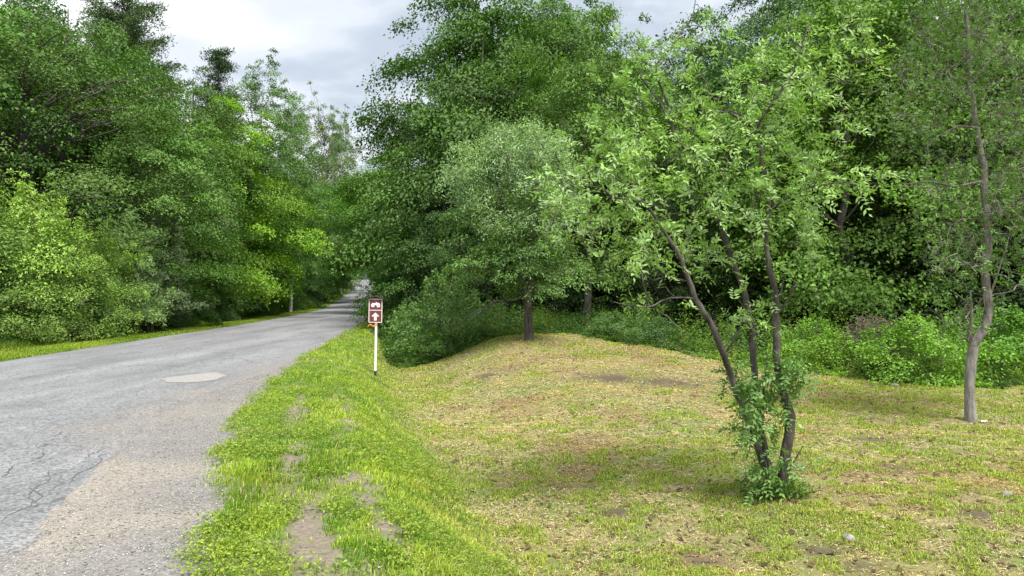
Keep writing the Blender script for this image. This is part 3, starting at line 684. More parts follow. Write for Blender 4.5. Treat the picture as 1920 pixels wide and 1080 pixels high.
tree('broad', 128, 38, -60, 'tall green tree behind the dusky left tree, just left of the dark pine', 'tree', (.06, .115, .03), .8, 3.3)
tree('broad', 262, 33.5, 140, 'rounded green tree in front of the tall pine', 'tree', (.085, .15, .03), 1.05, 2.7)
tree('broad', -90, 30, -80, 'tall tree just past the left edge of the view', 'tree', MID, 1.2, 2.)
tree('broad', 325, 40, 225, 'dense green tree left of the bright maple', 'tree', (.07, .14, .025), .9, 4.4)
tree('maple2', 415, 48.0, 183, 'bright yellow-green layered maple on the left roadside', 'maple tree', (.145, .235, .012), .95, 0)
tree('maple2', 472, 58.0, 290, 'smaller bright green maple right of the layered one', 'maple tree', (.11, .20, .018), .9, 2.)
tree('broad', 350, 42, 108, 'green tree between the tall pine and the narrow pine', 'tree', (.08, .13, .03), .7, 5.)
make_pine('pine_tree', 'tall dark pine rising out of the frame at upper left', 20, 22.5, 5.2, G(238, 46), PINE, 50000)
make_pine('pine_tree', 'dark pine mostly hidden behind the dusky left tree', 22, 21, 4.2, G(190, 50), PINE, 20000)
make_pine('pine_tree', 'narrow dark pine standing alone against the sky on the left', 21, 21.6, 2.9, G(408, 60), (.04, .065, .028), 24000, z0f=.2, top=.13)
tree('poplar', 497, 58, 118, 'tall airy green tree left of the sky gap', 'tree', (.09, .15, .045), 1.0, 0)
tree('poplar', 545, 64, 175, 'slim pale tree just right of the tallest airy one', 'tree', (.095, .15, .05), .7, 2)
tree('sparse', 592, 96, 195, 'thin brownish tree with few leaves by the sky gap', 'tree', (.13, .16, .07), 1.0, 0)
tree('poplar', 622, 122, 225, 'far slender tree rising left of the road gap', 'tree', (.08, .13, .05), .75, 4)
tree('sparse', 640, 135, 232, 'farthest thin tree nearest the big right maple', 'tree', (.11, .14, .07), .9, 2)
tree('broad', 552, 74, 300, 'soft green tree in the middle of the left row', 'tree', (.085, .16, .035), .95, 3)
tree('broad', 516, 65, 370, 'low green tree leaning toward the road on the left', 'tree', (.07, .14, .025), .9, 1)
tree('broad', 604, 112, 315, 'bushy green tree far down the left row', 'tree', (.08, .15, .035), .95, 5)
tree('maple2', 590, 92, 400, 'dark green maple low beside the far left verge', 'maple tree', (.06, .12, .02), 1.0, 4)
tree('broad', 628, 160, 330, 'distant green tree where the left row closes on the road', 'tree', (.085, .15, .04), .9, 2)
tree('broad', 640, 215, 400, 'small distant tree beyond the far bend', 'tree', (.07, .13, .03), 1., 4)
for Yy, hh in ((74, 470), (84, 485), (96, 480), (110, 492), (126, 500), (145, 505)):
    px = 960 + float(xl(Yy) - 3.4) / Yy * F_PX
    tree('under', px, Yy, hh, 'bush under the trees along the far left verge of the road', 'bush', (.05, .10, .022), .85, Yy * 1.7, group='bushes along the far left verge')
# ---- right of the road
tree('maple', 905, 38, -70, 'huge dark green maple towering in the middle of the picture', 'maple tree', (.062, .115, .022), .86, 0)
tree('over', 822, 43, 165, 'broad maple beside the road with a stepped left outline', 'maple tree', (.07, .14, .018), .74, 2.2)
tree('over', 748, 56, 285, 'maple whose low boughs hang over the far road', 'maple tree', (.07, .135, .018), 1.25, 1.1)
tree('over', 736, 74, 318, 'maple farther down the road on its right side', 'maple tree', (.085, .16, .015), 1.25, 3.4)
tree('over', 718, 100, 345, 'dark tree closing the far right side of the road', 'tree', (.05, .10, .02), 1.3, 1)
tree('over', 583, 90, 345, 'tree arching over the road from the left, nearest of three', 'tree', (.05, .10, .022), 1.2, 2)
tree('over', 603, 118, 350, 'middle one of three trees arching over the road from the left', 'tree', (.055, .11, .022), 1.2, 3.2)
tree('over', 620, 148, 372, 'farthest of three trees arching over the road from the left', 'tree', (.05, .10, .022), 1.2, 4.4)
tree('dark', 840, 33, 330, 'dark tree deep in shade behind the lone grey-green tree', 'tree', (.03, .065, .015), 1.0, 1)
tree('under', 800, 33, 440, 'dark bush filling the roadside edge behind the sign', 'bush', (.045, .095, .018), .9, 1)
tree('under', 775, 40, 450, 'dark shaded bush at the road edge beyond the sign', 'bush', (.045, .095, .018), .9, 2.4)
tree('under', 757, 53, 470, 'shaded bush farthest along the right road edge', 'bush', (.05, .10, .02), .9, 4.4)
tree('poplar', 1052, 44, -10, 'soft green tree behind the right shoulder of the huge maple', 'tree', (.085, .15, .035), 1.15, 1)
tree('ash', 1105, 29, 12, 'light green ash whose windblown leaves fill the upper middle', 'ash tree', (.09, .15, .03), .95, 0)
tree('ash', 1200, 33, 115, 'ash with narrow light leaves below the right sky gap', 'ash tree', (.065, .11, .03), .85, 2)
tree('sparse', 1300, 44, 75, 'fine twiggy pale tree inside the right sky gap', 'tree', (.16, .19, .12), 1.1, 3)
tree('dark', 1440, 34, -60, 'dark blue-green tree right of the right sky gap', 'tree', (.045, .09, .028), .78, 2)
tree('maple2', 1570, 26, -70, 'bright spring-green maple behind the sapling clump on the right', 'maple tree', (.085, .15, .018), .95, 5)
tree('broad', 1735, 27, -110, 'green tree between the bright maple and the crooked trunk', 'tree', (.095, .155, .035), .95, 2)
tree('ash', 1900, 25, -90, 'willowy grey-green tree at the upper right corner', 'tree', (.095, .15, .045), 1.0, 4)
tree('dark', 1995, 24, -100, 'tree just past the right edge of the view', 'tree', MID, .9, 4)
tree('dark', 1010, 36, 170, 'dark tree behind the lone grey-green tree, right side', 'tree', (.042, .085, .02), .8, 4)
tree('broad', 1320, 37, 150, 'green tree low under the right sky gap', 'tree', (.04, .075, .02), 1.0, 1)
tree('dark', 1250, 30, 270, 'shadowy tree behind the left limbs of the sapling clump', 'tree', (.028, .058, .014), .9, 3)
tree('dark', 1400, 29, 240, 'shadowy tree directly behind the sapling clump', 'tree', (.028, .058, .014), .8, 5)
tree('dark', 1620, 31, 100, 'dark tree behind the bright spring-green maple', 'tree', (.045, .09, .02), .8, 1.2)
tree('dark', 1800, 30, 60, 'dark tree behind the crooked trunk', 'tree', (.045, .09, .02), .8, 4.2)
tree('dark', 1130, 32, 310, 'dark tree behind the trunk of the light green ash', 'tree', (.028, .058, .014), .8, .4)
U = [(1090, 27.5, 470), (1165, 26.5, 480), (1240, 26, 500), (1330, 25, 470), (1560, 23.5, 420), (1650, 23, 400), (1745, 22, 430), (1830, 21, 400), (1905, 20.5, 420), (1960, 20, 400), (860, 28, 480), (930, 29, 470), (1030, 30, 470), (1440, 27, 480), (1510, 27, 450)]
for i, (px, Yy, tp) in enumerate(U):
    tree('under', px, Yy + 4.0, tp + (40 if 1180 < px < 1560 else 10), 'leafy bush coloured darker for the shade at the edge of the wood behind the clearing', 'bush', [(.034, .07, .016), (.042, .085, .018), (.028, .06, .014)][i % 3], 1.05 + .15 * (i % 3), i * 1.7, group='bushes along the shaded wood edge')  # leaf colours darkened to deepen the shade under the canopy
# deep wood behind, rows no one can tell apart
r = random.Random(5)
for row, (Yy, lo, hi) in enumerate([(42, 1380, 2300), (54, 1360, 2500), (40, 1020, 1330), (50, 960, 1350)]):
    px = lo
    while px < hi:
        low = 1080 < px < 1375
        tp = (165 if low else -20) + r.uniform(-25, 35)
        tree(r.choice(['dark', 'broad', 'broad']), px, Yy + r.uniform(-3, 3), tp, 'tree deep in the wood behind the clearing', 'tree', r.choice([DARK, MID, (.055, .105, .025)]), r.uniform(.8, 1.), r.uniform(0, 6), group='trees deep in the right wood')
        px += r.uniform(85, 120)
for Yy, pxs in ((40, (-260, -120, 60, 180)), (52, (-200, -60, 80, 320, 440)), (75, (330, 420, 500))):
    for px in pxs:
        tp = {40: -30, 52: 60, 75: 260}[Yy] + r.uniform(-20, 20) + (150 if px > 150 and Yy < 70 else 0)
        tree(r.choice(['dark', 'broad']), px, Yy, tp, 'tree deep in the wood left of the road', 'tree', r.choice([DARK, MID]), r.uniform(.8, 1.), r.uniform(0, 6), group='trees deep in the left wood')
for k in range(12):
    Yy = 120 + k * 22
    for sd in (-1, 1):
        cx_ = float(xl(Yy) - 4.4 if sd < 0 else xr(Yy) + 4.2); px = 960 + cx_ / Yy * F_PX
        g = G(px, Yy); tp = HOR - (g[2] + r.uniform(11, 15) - EYE) / Yy * F_PX
        tree(r.choice(['dark', 'broad', 'maple']), px, Yy, tp, 'distant tree lining the road where it climbs', 'tree', r.choice([DARK, MID]), 1.0, r.uniform(0, 6), group='distant trees lining the climbing road')
for px in (560, 600, 640, 668, 694, 720, 760, 800):
    tree(r.choice(['dark', 'broad']), px, 545 + r.uniform(-10, 15), 474 + r.uniform(-6, 6), 'distant tree lining the road where it climbs', 'tree', DARK, 1.3, r.uniform(0, 6), group='distant trees lining the climbing road')
# ------------------------------------------------------------------ trees shaped stem by stem
def grow(stems, targets, rng, r0=.007, r1=.0025, maxr=None, jit=.05, sag=.05):
    """connect each target to the nearest wood already there, nearest first"""
    paths = [(np.array(p, float), np.array(r, float)) for p, r in stems]
    dense = []
    out = []
    for p, r in paths:
        n = max(8, int(np.linalg.norm(np.diff(p, axis=0), axis=1).sum() / .08)); s = np.linspace(0, len(p) - 1, n)
        q = np.stack([np.interp(s, np.arange(len(p)), p[:, k]) for k in range(3)], 1)
        q += (np.stack([fbm(s * 2 + k * 5, s * 0 + len(dense), 1, 30 + k) for k in range(3)], 1) - .5) * .05 * (r.max() / .07 + .3) * np.sin(np.linspace(0, pi, n))[:, None]
        out.append((q, np.interp(s, np.arange(len(p)), r))); dense.append(q[int(n * .3):])
    nodes = np.concatenate(dense); targets = np.array(targets)
    d = np.linalg.norm(targets[:, None] - nodes[None], axis=2).min(1)
    info = []
    for i in np.argsort(d):
        t = targets[i]; dd = np.linalg.norm(nodes - t, axis=1) + .55 * np.maximum(nodes[:, 2] - t[2] + .02, 0)
        a = nodes[int(np.argmin(dd))]; L = np.linalg.norm(t - a)
        if L < .03: info.append((t, nrm(rng.normal(0, 1, 3)))); continue
        n = max(4, min(9, int(L / .1) + 2)); c = curve(a, t, rng, n, sag, jit)
        ra = r0 * min(1.6, .5 + L * 1.2); out.append((c, np.linspace(ra, r1, n)))
        nodes = np.concatenate([nodes, c[1:]]); info.append((t, nrm(c[-1] - c[-2])))
    return out, info
def compound(info, rng, per=7, Lr=.17, leaf=.055, wr=.45, pairs=4, wind=(.5, 0, .1), spread=.10):
    P0, D0 = [], []
    for t, d in info:
        for k in range(rng.integers(max(2, per - 3), per + 3)):
            P0.append(t + rng.normal(0, spread, 3)); D0.append(nrm(d * .5 + rng.normal(0, .55, 3) + np.array(wind)))
    P0 = np.array(P0); D0 = np.array(D0); n = len(P0)
    up = nrm(np.array([0, 0, 1.]) + rng.normal(0, .55, (n, 3))); nn = nrm(up - D0 * np.sum(up * D0, 1, keepdims=True)); b = np.cross(nn, D0)
    Lk = Lr * (.6 + .7 * rng.random(n)); pos, no, ax, L = [], [], [], []
    cv = rng.random(n); va = []
    for j in range(pairs * 2 + 1):
        f = (.2 + .8 * (j // 2) / pairs); sd = (0 if j == pairs * 2 else (1 if j % 2 else -1))
        pj = P0 + D0 * (Lk * f)[:, None] - np.array([0, 0, 1]) * (Lk * .35 * f * f)[:, None]
        pos.append(pj); no.append(nn + rng.normal(0, .3, (n, 3))); ax.append(b * sd * .9 + D0 * .55 + rng.normal(0, .15, (n, 3)) - np.array([0, 0, .15])); L.append(leaf * (.7 + .5 * rng.random(n)) * (1 - .25 * abs(f - .5))); va.append(np.clip(.7 * cv + .3 * rng.random(n), 0, 1))
    L = np.concatenate(L)
    return leaves(np.concatenate(pos), np.concatenate(no), np.concatenate(ax), L, L * wr, np.concatenate(va), .08)
def blobs(lst, Y0, dY, rng):
    """points in the lobes of a crown: (column, row, half width, half height, count, depth offset)"""
    o = []
    for (px, py, rx, ry_, n, dy) in lst:
        a = rng.random(n) * 2 * pi; q = np.sqrt(rng.random(n))
        for aa, qq in zip(a, q):
            Yy = Y0 + dy + rng.normal(0, dY); w = P(px + rx * qq * cos(aa), py + ry_ * qq * sin(aa), Yy); o.append(w)
    return o

rng = np.random.default_rng(31)
# multi-stemmed sapling clump in the right foreground
Y0 = 7.8
base = np.array(G(1447, Y0)); 
def S(lst, w): # (px, py, Y, radius px)
    return (np.array([P(a, b, c) for a, b, c, d in lst]), np.array([d * .33 / F_PX * Y0 for a, b, c, d in lst]) * w)
def gz(px, Y, extra=.08): return HOR + (EYE - (float(H((px - 960) / F_PX * Y, Y)) - extra)) / Y * F_PX
stems = [
 S([(1442, gz(1442, 7.8), 7.8, 24), (1436, 890, 7.75, 21), (1421, 841, 7.7, 19), (1404, 797, 7.65, 17), (1388, 752, 7.6, 17), (1371, 712, 7.55, 17), (1358, 664, 7.5, 18), (1334, 608, 7.45, 17), (1304, 560, 7.4, 15), (1292, 524, 7.4, 14), (1274, 480, 7.4, 12), (1252, 444, 7.4, 10), (1225, 400, 7.35, 8), (1190, 360, 7.3, 6), (1150, 330, 7.2, 4)], 1),
 S([(1452, gz(1452, 7.9), 7.9, 25), (1440, 880, 7.9, 23), (1424, 800, 7.95, 20), (1416, 740, 8.0, 19), (1413, 682, 8.0, 20), (1410, 627, 8.05, 19), (1399, 560, 8.1, 18), (1385, 518, 8.1, 17), (1370, 486, 8.1, 18), (1358, 444, 8.1, 17), (1345, 412, 8.1, 15), (1330, 374, 8.1, 14), (1307, 311, 8.1, 11), (1282, 275, 8.1, 10), (1264, 250, 8.1, 10), (1255, 200, 8.1, 8), (1230, 137, 8.1, 7), (1231, 120, 8.1, 6), (1258, 89, 8.1, 5), (1300, 29, 8.1, 3), (1308, -20, 8.1, 2)], 1),
 S([(1464, gz(1464, 7.75), 7.75, 34), (1470, 860, 7.7, 30), (1478, 815, 7.7, 29), (1482, 782, 7.7, 30), (1473, 752, 7.7, 21), (1461, 715, 7.7, 20), (1456, 660, 7.7, 22), (1457, 610, 7.7, 21), (1455, 570, 7.7, 19), (1450, 539, 7.7, 18), (1441, 504, 7.7, 16), (1436, 460, 7.7, 13), (1440, 420, 7.7, 12), (1442, 381, 7.7, 12), (1435, 330, 7.7, 11), (1428, 285, 7.7, 11), (1417, 250, 7.7, 11), (1394, 226, 7.75, 9), (1363, 207, 7.8, 6), (1330, 200, 7.8, 3)], 1),
 S([(1418, 252, 7.7, 9), (1424, 230, 7.65, 7), (1450, 190, 7.6, 7), (1481, 148, 7.6, 7), (1493, 118, 7.6, 6), (1508, 70, 7.6, 5), (1530, 20, 7.6, 3)], 1),
 S([(1481, 148, 7.6, 6), (1510, 142, 7.6, 4), (1560, 138, 7.55, 4), (1600, 160, 7.5, 2)], 1),
 S([(1415, 250, 7.7, 7), (1402, 222, 7.7, 7), (1378, 208, 7.7, 5), (1350, 210, 7.7, 3)], 1),
 S([(1267, 255, 8.1, 8), (1240, 195, 8.2, 7), (1205, 145, 8.2, 5), (1190, 95, 8.2, 3)], 1),
 S([(1300, 311, 8.1, 7), (1260, 262, 8.15, 6), (1225, 222, 8.2, 5), (1200, 190, 8.2, 3)], 1),
 S([(1230, 128, 8.1, 6), (1210, 116, 8.1, 5), (1196, 100, 8.1, 3)], 1),
 S([(1442, 395, 7.7, 7), (1470, 375, 7.6, 6), (1515, 352, 7.5, 5), (1578, 341, 7.4, 4), (1625, 352, 7.35, 3), (1660, 345, 7.3, 2)], 1),
 S([(1225, 400, 7.35, 7), (1204, 376, 7.3, 6), (1148, 370, 7.2, 5), (1130, 352, 7.2, 4), (1080, 345, 7.1, 2)], 1),
 S([(1456, 590, 7.7, 7), (1468, 578, 7.65, 6), (1480, 560, 7.6, 6), (1487, 540, 7.6, 5), (1497, 534, 7.6, 3)], 1),
 S([(1486, 545, 7.6, 4), (1488, 528, 7.6, 2)], 1),
 S([(1455, 570, 7.7, 6), (1463, 550, 7.7, 5), (1468, 530, 7.7, 4), (1472, 513, 7.7, 2)], 1),
 S([(1302, 560, 7.4, 7), (1280, 558, 7.4, 5), (1246, 560, 7.35, 5), (1222, 576, 7.3, 4), (1190, 575, 7.3, 3), (1150, 566, 7.3, 2)], 1),
 S([(1290, 527, 7.4, 5), (1270, 524, 7.4, 5), (1254, 518, 7.35, 4), (1219, 527, 7.3, 3), (1195, 500, 7.3, 2)], 1),
 S([(1218, 576, 7.3, 4), (1207, 530, 7.35, 4), (1200, 480, 7.4, 4), (1218, 440, 7.4, 3)], 1),
 S([(1358, 664, 7.5, 6), (1375, 640, 7.5, 5), (1388, 615, 7.5, 3)], 1),
 S([(1445, 905, 7.7, 6), (1430, 800, 7.6, 5), (1432, 720, 7.6, 4), (1440, 660, 7.6, 3)], 1),
 S([(1470, 900, 7.65, 5), (1490, 860, 7.6, 4), (1505, 835, 7.55, 2)], 1),
]
T_ = [t for k_, t in enumerate(blobs([(1205, 80, 80, 45, 14, .2), (1310, 55, 70, 40, 9, .3), (1100, 330, 95, 90, 44, -.4), (1060, 400, 60, 60, 18, -.5), (1185, 460, 95, 75, 40, -.3), (1270, 330, 120, 110, 80, 0),
            (1290, 180, 70, 60, 24, .2), (1395, 310, 120, 90, 74, 0), (1390, 170, 80, 60, 24, .1), (1475, 120, 70, 90, 34, -.1), (1570, 100, 80, 70, 26, -.2), (1530, 230, 60, 60, 20, -.2), (1490, 440, 48, 62, 26, -.2),
            (1350, 460, 100, 60, 44, .1), (1650, 345, 38, 26, 7, -.4), (1560, 350, 60, 45, 14, -.3), (1520, 310, 50, 50, 14, -.2), (1402, 590, 40, 40, 16, -.1), (1150, 180, 70, 70, 26, .2), (1170, 300, 60, 60, 24, 0), (1240, 560, 45, 25, 4, -.4)], Y0, .42, rng)) if k_ % 3]
sap = thing('sapling_clump', (0, 0, 0), 'leafy tree clump with crooked grey stems rising from the mown grass, nearest the viewer', 'tree')
wood, info = grow(stems, T_, rng, .0055, .002)
V, F, var = compound(info, rng, per=5, Lr=.17, leaf=.066, wr=.38, spread=.055)
T2 = blobs([(1400, 750, 36, 40, 11, -.1), (1398, 700, 30, 26, 6, -.1), (1468, 702, 42, 18, 9, -.12), (1468, 745, 30, 18, 4, -.15), (1425, 810, 32, 36, 6, -.1), (1442, 890, 28, 36, 7, -.1), (1470, 880, 26, 40, 4, -.1)], Y0, .12, rng)
w2, inf2 = grow(stems[:3], T2, rng, .005, .002)
V2, F2, v2_ = compound([(t, d) for t, d in inf2], rng, per=9, Lr=.16, leaf=.066, wr=.42, wind=(-.8, 0, -.1), spread=.06)
def recenter(V, o): return V - np.array(o)[None]
o0 = G(1452, 7.8)
sap.location = o0
Vt, Ft = tubes(wood + w2[3:], 7)
link('trunk', mesh_np('trunk', recenter(Vt, o0), Ft, smooth=True), sap, M_BARK_D)
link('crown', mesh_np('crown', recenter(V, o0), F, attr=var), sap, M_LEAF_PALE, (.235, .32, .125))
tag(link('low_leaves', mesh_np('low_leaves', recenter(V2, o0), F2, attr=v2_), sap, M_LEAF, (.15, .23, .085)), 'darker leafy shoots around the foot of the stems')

# crooked tree at the right
Y0 = 12.2; rng = np.random.default_rng(37)
def S(lst, w): return (np.array([P(a, b, c) for a, b, c, d in lst]), np.array([d * .38 / F_PX * 12.2 for a, b, c, d in lst]) * w)
stems = [
 S([(1819, gz(1819, 12.2), 12.2, 30), (1818, 765, 12.2, 24), (1817, 735, 12.2, 22), (1819, 690, 12.2, 23), (1824, 648, 12.2, 24), (1838, 628, 12.2, 23), (1850, 605, 12.2, 23), (1855, 578, 12.2, 22), (1850, 542, 12.2, 22), (1847, 510, 12.2, 20), (1852, 470, 12.2, 20), (1851, 410, 12.2, 19), (1847, 333, 12.2, 18), (1839, 281, 12.2, 15), (1829, 222, 12.2, 14), (1821, 155, 12.2, 13), (1817, 74, 12.2, 11), (1812, -20, 12.2, 8), (1800, -120, 12.2, 4)], 1),
 S([(1822, 648, 12.2, 13), (1819, 620, 12.15, 10), (1821, 575, 12.1, 7), (1819, 545, 12.1, 4)], 1),
 S([(1818, 645, 12.2, 6), (1803, 620, 12.1, 4), (1790, 590, 12.0, 3)], 1),
 S([(1839, 240, 12.2, 7), (1800, 235, 12.1, 5), (1760, 255, 12, 4), (1740, 275, 12, 3)], 1),
 S([(1842, 340, 12.2, 7), (1790, 350, 12.1, 5), (1740, 340, 12., 4), (1700, 345, 11.9, 3)], 1),
 S([(1855, 560, 12.2, 7), (1868, 520, 12.1, 5), (1885, 470, 12., 4), (1895, 430, 12., 3)], 1),
 S([(1862, 553, 12.2, 5), (1880, 550, 12.1, 4), (1900, 545, 12., 3)], 1),
 S([(1850, 400, 12.2, 7), (1875, 350, 12.1, 5), (1905, 320, 12., 4), (1960, 300, 12., 3)], 1),
 S([(1846, 500, 12.2, 6), (1830, 460, 12., 5), (1810, 430, 11.9, 4), (1800, 380, 11.9, 3)], 1),
 S([(1820, 160, 12.2, 7), (1860, 110, 12.2, 5), (1900, 60, 12.3, 4)], 1), S([(1818, 110, 12.2, 6), (1780, 60, 12.2, 4), (1740, 20, 12.3, 3)], 1)]
T_ = blobs([(1780, 60, 90, 100, 50, 0), (1870, 40, 80, 110, 50, 0), (1730, 180, 70, 80, 30, 0), (1870, 230, 60, 100, 40, .2), (1760, 330, 70, 50, 28, -.2), (1890, 420, 60, 120, 60, .2), (1790, 470, 50, 70, 28, .1), (1960, 300, 60, 200, 50, .3), (1800, -100, 120, 80, 40, 0), (1795, 590, 28, 40, 8, 0)], Y0, .7, rng)
wood, info = grow(stems, T_, rng, .009, .003, jit=.09)
bare = [(t + rng.normal(0, .25, 3), d) for t, d in info for _ in (0, 1)]
tw = [(curve(t, t + (q - t) * 1.6 + np.array([0, 0, -.08]), rng, 5, .1, .1), np.linspace(.003, .0015, 5)) for (t, _), (q, _) in zip([x for x in info for _ in (0, 1)], bare)]
V, F, var = compound(info, rng, per=8, Lr=.14, leaf=.06, wr=.4, spread=.17, wind=(.2, 0, -.1))
o0 = G(1819, 12.2)
crk = thing('crooked_tree', o0, 'slim tree with a pale lower trunk that forks and bends right, near the right edge', 'tree')
Vt, Ft = tubes(wood + tw, 6)
# pale smooth foot of the trunk is a part of its own bark colour, higher wood is darker
tr_ = wood[0]; kk = int(np.argmin(abs(tr_[0][:, 2] - P(1822, 650, 12.2)[2])))
Vt, Ft = tubes([(tr_[0][kk - 1:], tr_[1][kk - 1:])] + wood[1:] + tw, 6)
link('trunk', mesh_np('trunk', recenter(Vt, o0), Ft, smooth=True), crk, M_BARK_M)
Vl, Fl = tubes([(tr_[0][:kk + 1], tr_[1][:kk + 1] * 1.03)], 12)
tag(link('lower_trunk', mesh_np('lower_trunk', recenter(Vl, o0), Fl, smooth=True), crk, M_BARK_L), 'pale grey smooth lower trunk below the fork')
link('crown', mesh_np('crown', recenter(V, o0), F, attr=var), crk, M_LEAF, (.11, .175, .055))

# lone grey-green tree on the mound
Y0 = 22.0; rng = np.random.default_rng(41)
def S(lst, w): return (np.array([P(a, b, c) for a, b, c, d in lst]), np.array([d * .36 / F_PX * 22 for a, b, c, d in lst]) * w)
stems = [
 S([(992, gz(992, 22.), 22, 26), (993, 620, 22, 21), (992, 580, 22, 20), (993, 540, 22, 18), (998, 480, 22, 14), (1002, 410, 22, 11), (1000, 330, 22, 8), (990, 260, 22, 3)], 1),
 S([(988, gz(988, 22.), 21.9, 14), (987, 600, 21.9, 12), (986, 550, 21.9, 11), (975, 480, 21.8, 9), (950, 410, 21.7, 7), (930, 340, 21.7, 5), (920, 280, 21.7, 3)], 1),
 S([(988, 500, 22, 8), (960, 440, 22.1, 6), (910, 400, 22.2, 4), (860, 370, 22.2, 3)], 1),
 S([(994, 500, 22, 8), (1020, 440, 21.9, 6), (1045, 380, 21.8, 5), (1055, 320, 21.8, 3)], 1),
 S([(985, 553, 22, 7), (965, 562, 21.8, 5), (925, 565, 21.6, 4), (900, 585, 21.5, 3), (876, 600, 21.4, 2)], 1),
 S([(930, 566, 21.6, 4), (905, 578, 21.4, 3), (880, 592, 21.3, 2)], 1),
 S([(992, 520, 22, 6), (1020, 500, 21.8, 4), (1060, 490, 21.7, 3)], 1), S([(988, 520, 22, 6), (950, 500, 21.8, 4), (890, 490, 21.7, 3)], 1)]
top_ = blobs([(985, 300, 60, 70, 46, 0), (930, 290, 50, 50, 30, -.2), (895, 330, 60, 60, 36, -.2), (1030, 330, 45, 75, 36, 0), (870, 310, 45, 30, 14, -.1), (950, 370, 90, 70, 60, -.3), (1050, 400, 30, 60, 18, 0)], Y0, .75, rng)
low_ = blobs([(900, 430, 70, 50, 36, 0), (985, 455, 80, 50, 50, 0), (930, 500, 70, 40, 30, 0), (1040, 500, 50, 50, 30, 0), (1000, 545, 60, 20, 10, 0), (890, 505, 45, 16, 14, -.2)], Y0, .8, rng)
wood, info = grow(stems, top_ + low_, rng, .014, .004)
o0 = G(992, 22.)
lone = thing('lone_tree', o0, 'grey-green tree with a dark straight trunk standing alone on the mound', 'tree')
Vt, Ft = tubes(wood, 7)
link('trunk', mesh_np('trunk', recenter(Vt, o0), Ft, smooth=True), lone, M_BARK_D)
def lc(pts, n, col_, leaf, wr, mat, nm, s=.36, **kw):
    c = np.array(pts); a = np.arctan2(c[:, 1] - Y0, c[:, 0] - o0[0])
    V, F, var = leaf_cloud(rng, c, a, s * (.6 + .8 * rng.random(len(c))), n, leaf, wr=wr, **kw)
    return link(nm, mesh_np(nm, recenter(V, o0), F, attr=var), lone, mat, col_)
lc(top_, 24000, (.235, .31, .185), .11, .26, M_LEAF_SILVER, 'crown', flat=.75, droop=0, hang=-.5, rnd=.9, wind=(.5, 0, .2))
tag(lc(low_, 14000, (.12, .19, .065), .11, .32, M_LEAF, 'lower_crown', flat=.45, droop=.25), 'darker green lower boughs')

# shrubs by the ditch and pale shrubs in the weed band
tree('lowbush', 842, 24.2, 528, 'rounded dark green bush with arching twigs left of the lone tree', 'bush', (.14, .21, .075), .9, .9)
tree('lowbush', 780, 25.5, 578, 'small dark bush at the lower left of the rounded bush', 'bush', (.075, .145, .035), .85, 2.9)
tree('lowbush', 806, 23.4, 622, 'low leafy bush at the ditch end behind the sign', 'bush', (.10, .18, .035), 1.1, 2.9)
tree('lowbush', 1735, 17.2, 602, 'bright feathery bush just left of the crooked tree', 'bush', (.16, .27, .035), 1.25, .9)
tree('lowbush', 1655, 18.2, 622, 'light green bush in the weeds below the twig heap', 'bush', (.16, .26, .04), 1.3, 3.2)
tree('lowbush', 1520, 19.2, 605, 'light green bush right of the sapling stems', 'bush', (.15, .25, .035), 1.2, 5.)
tree('lowbush', 1893, 18.5, 590, 'leafy green bush at the right edge behind the crooked tree', 'bush', (.10, .20, .025), 1.3, 1.9)
tree('lowbush', 1150, 23.4, 590, 'low dusky green bush at the edge of the mound', 'bush', (.085, .15, .05), 1.5, 2.5)
tree('lowbush', 1225, 22.4, 598, 'low dusky bush left of the leaning sapling stem', 'bush', (.08, .14, .05), 1.4, 4.5)

# ------------------------------------------------------------------ undergrowth (stuff)
def weeds(x, y, h, colf, rng, nl=22, leaf=.075, name='undergrowth', label=''):
    n = len(x); z = H(x, y); k = nl; N_ = n * k
    i = np.repeat(np.arange(n), k); f = rng.random(N_) ** .75
    lean = rng.normal(0, .18, (n, 2))
    px_ = x[i] + lean[i, 0] * h[i] * f + rng.normal(0, .05, N_); py_ = y[i] + lean[i, 1] * h[i] * f + rng.normal(0, .05, N_); pz = z[i] + .02 + h[i] * f
    ang = rng.random(N_) * 2 * pi; o = np.stack([np.cos(ang), np.sin(ang), 0 * ang], 1)
    L = leaf * (.5 + .8 * rng.random(N_)) * (1.25 - .6 * f)
    V, F, var = leaves(np.stack([px_, py_, pz], 1), np.array([0, 0, 1.]) + o * .35 + rng.normal(0, .45, (N_, 3)), o + np.array([0, 0, .25]) + rng.normal(0, .3, (N_, 3)), L, L * .42, rng.random(N_))
    c = np.repeat(colf[i], 4, 0)
    me = mesh_np(name, V, F, attr=var, col=c)
    return tag(link(name, me, mat=M_GRASS), label, 'weeds', kind='stuff')
rng = np.random.default_rng(51)
n = 7000; x = -3.4 + 27 * rng.random(n) ** 1.1; dy = 4.6 * rng.random(n) ** 1.2 - .15; y = yedge(x) + dy + (fbm(x, x * 0, .8, 7) - .5) * .8
hn = fbm(x, y, .7, 200)
h = (.12 + .75 * sst(0, 1.2, dy) * (.25 + 1.3 * sst(.35, .65, hn))) * (.7 + .5 * rng.random(n)) * np.where(x < 4, .75, 1)
c = cmix((.06, .13, .03), (.19, .32, .045), sst(.38, .62, fbm(x, y, .9, 210, 4)) * np.where(x < 5, .45, 1.)); c = np.where((rng.random(n) < .07)[:, None], np.array([(.20, .15, .09)]), c); h = h * np.where(rng.random(n) < .06, 1.5, 1)
weeds(x, y, h, c, rng, 22, .085, label='band of leafy green weeds along the far edge of the clearing')
n = 2000; y = 23 + 26 * rng.random(n) ** 1.4; x = xd(y) - .4 + 3.4 * rng.random(n); k = y > yedge(x) - .2 - 40 * (x < xd(y) + .8); x, y = x[k], y[k]; n = len(x)
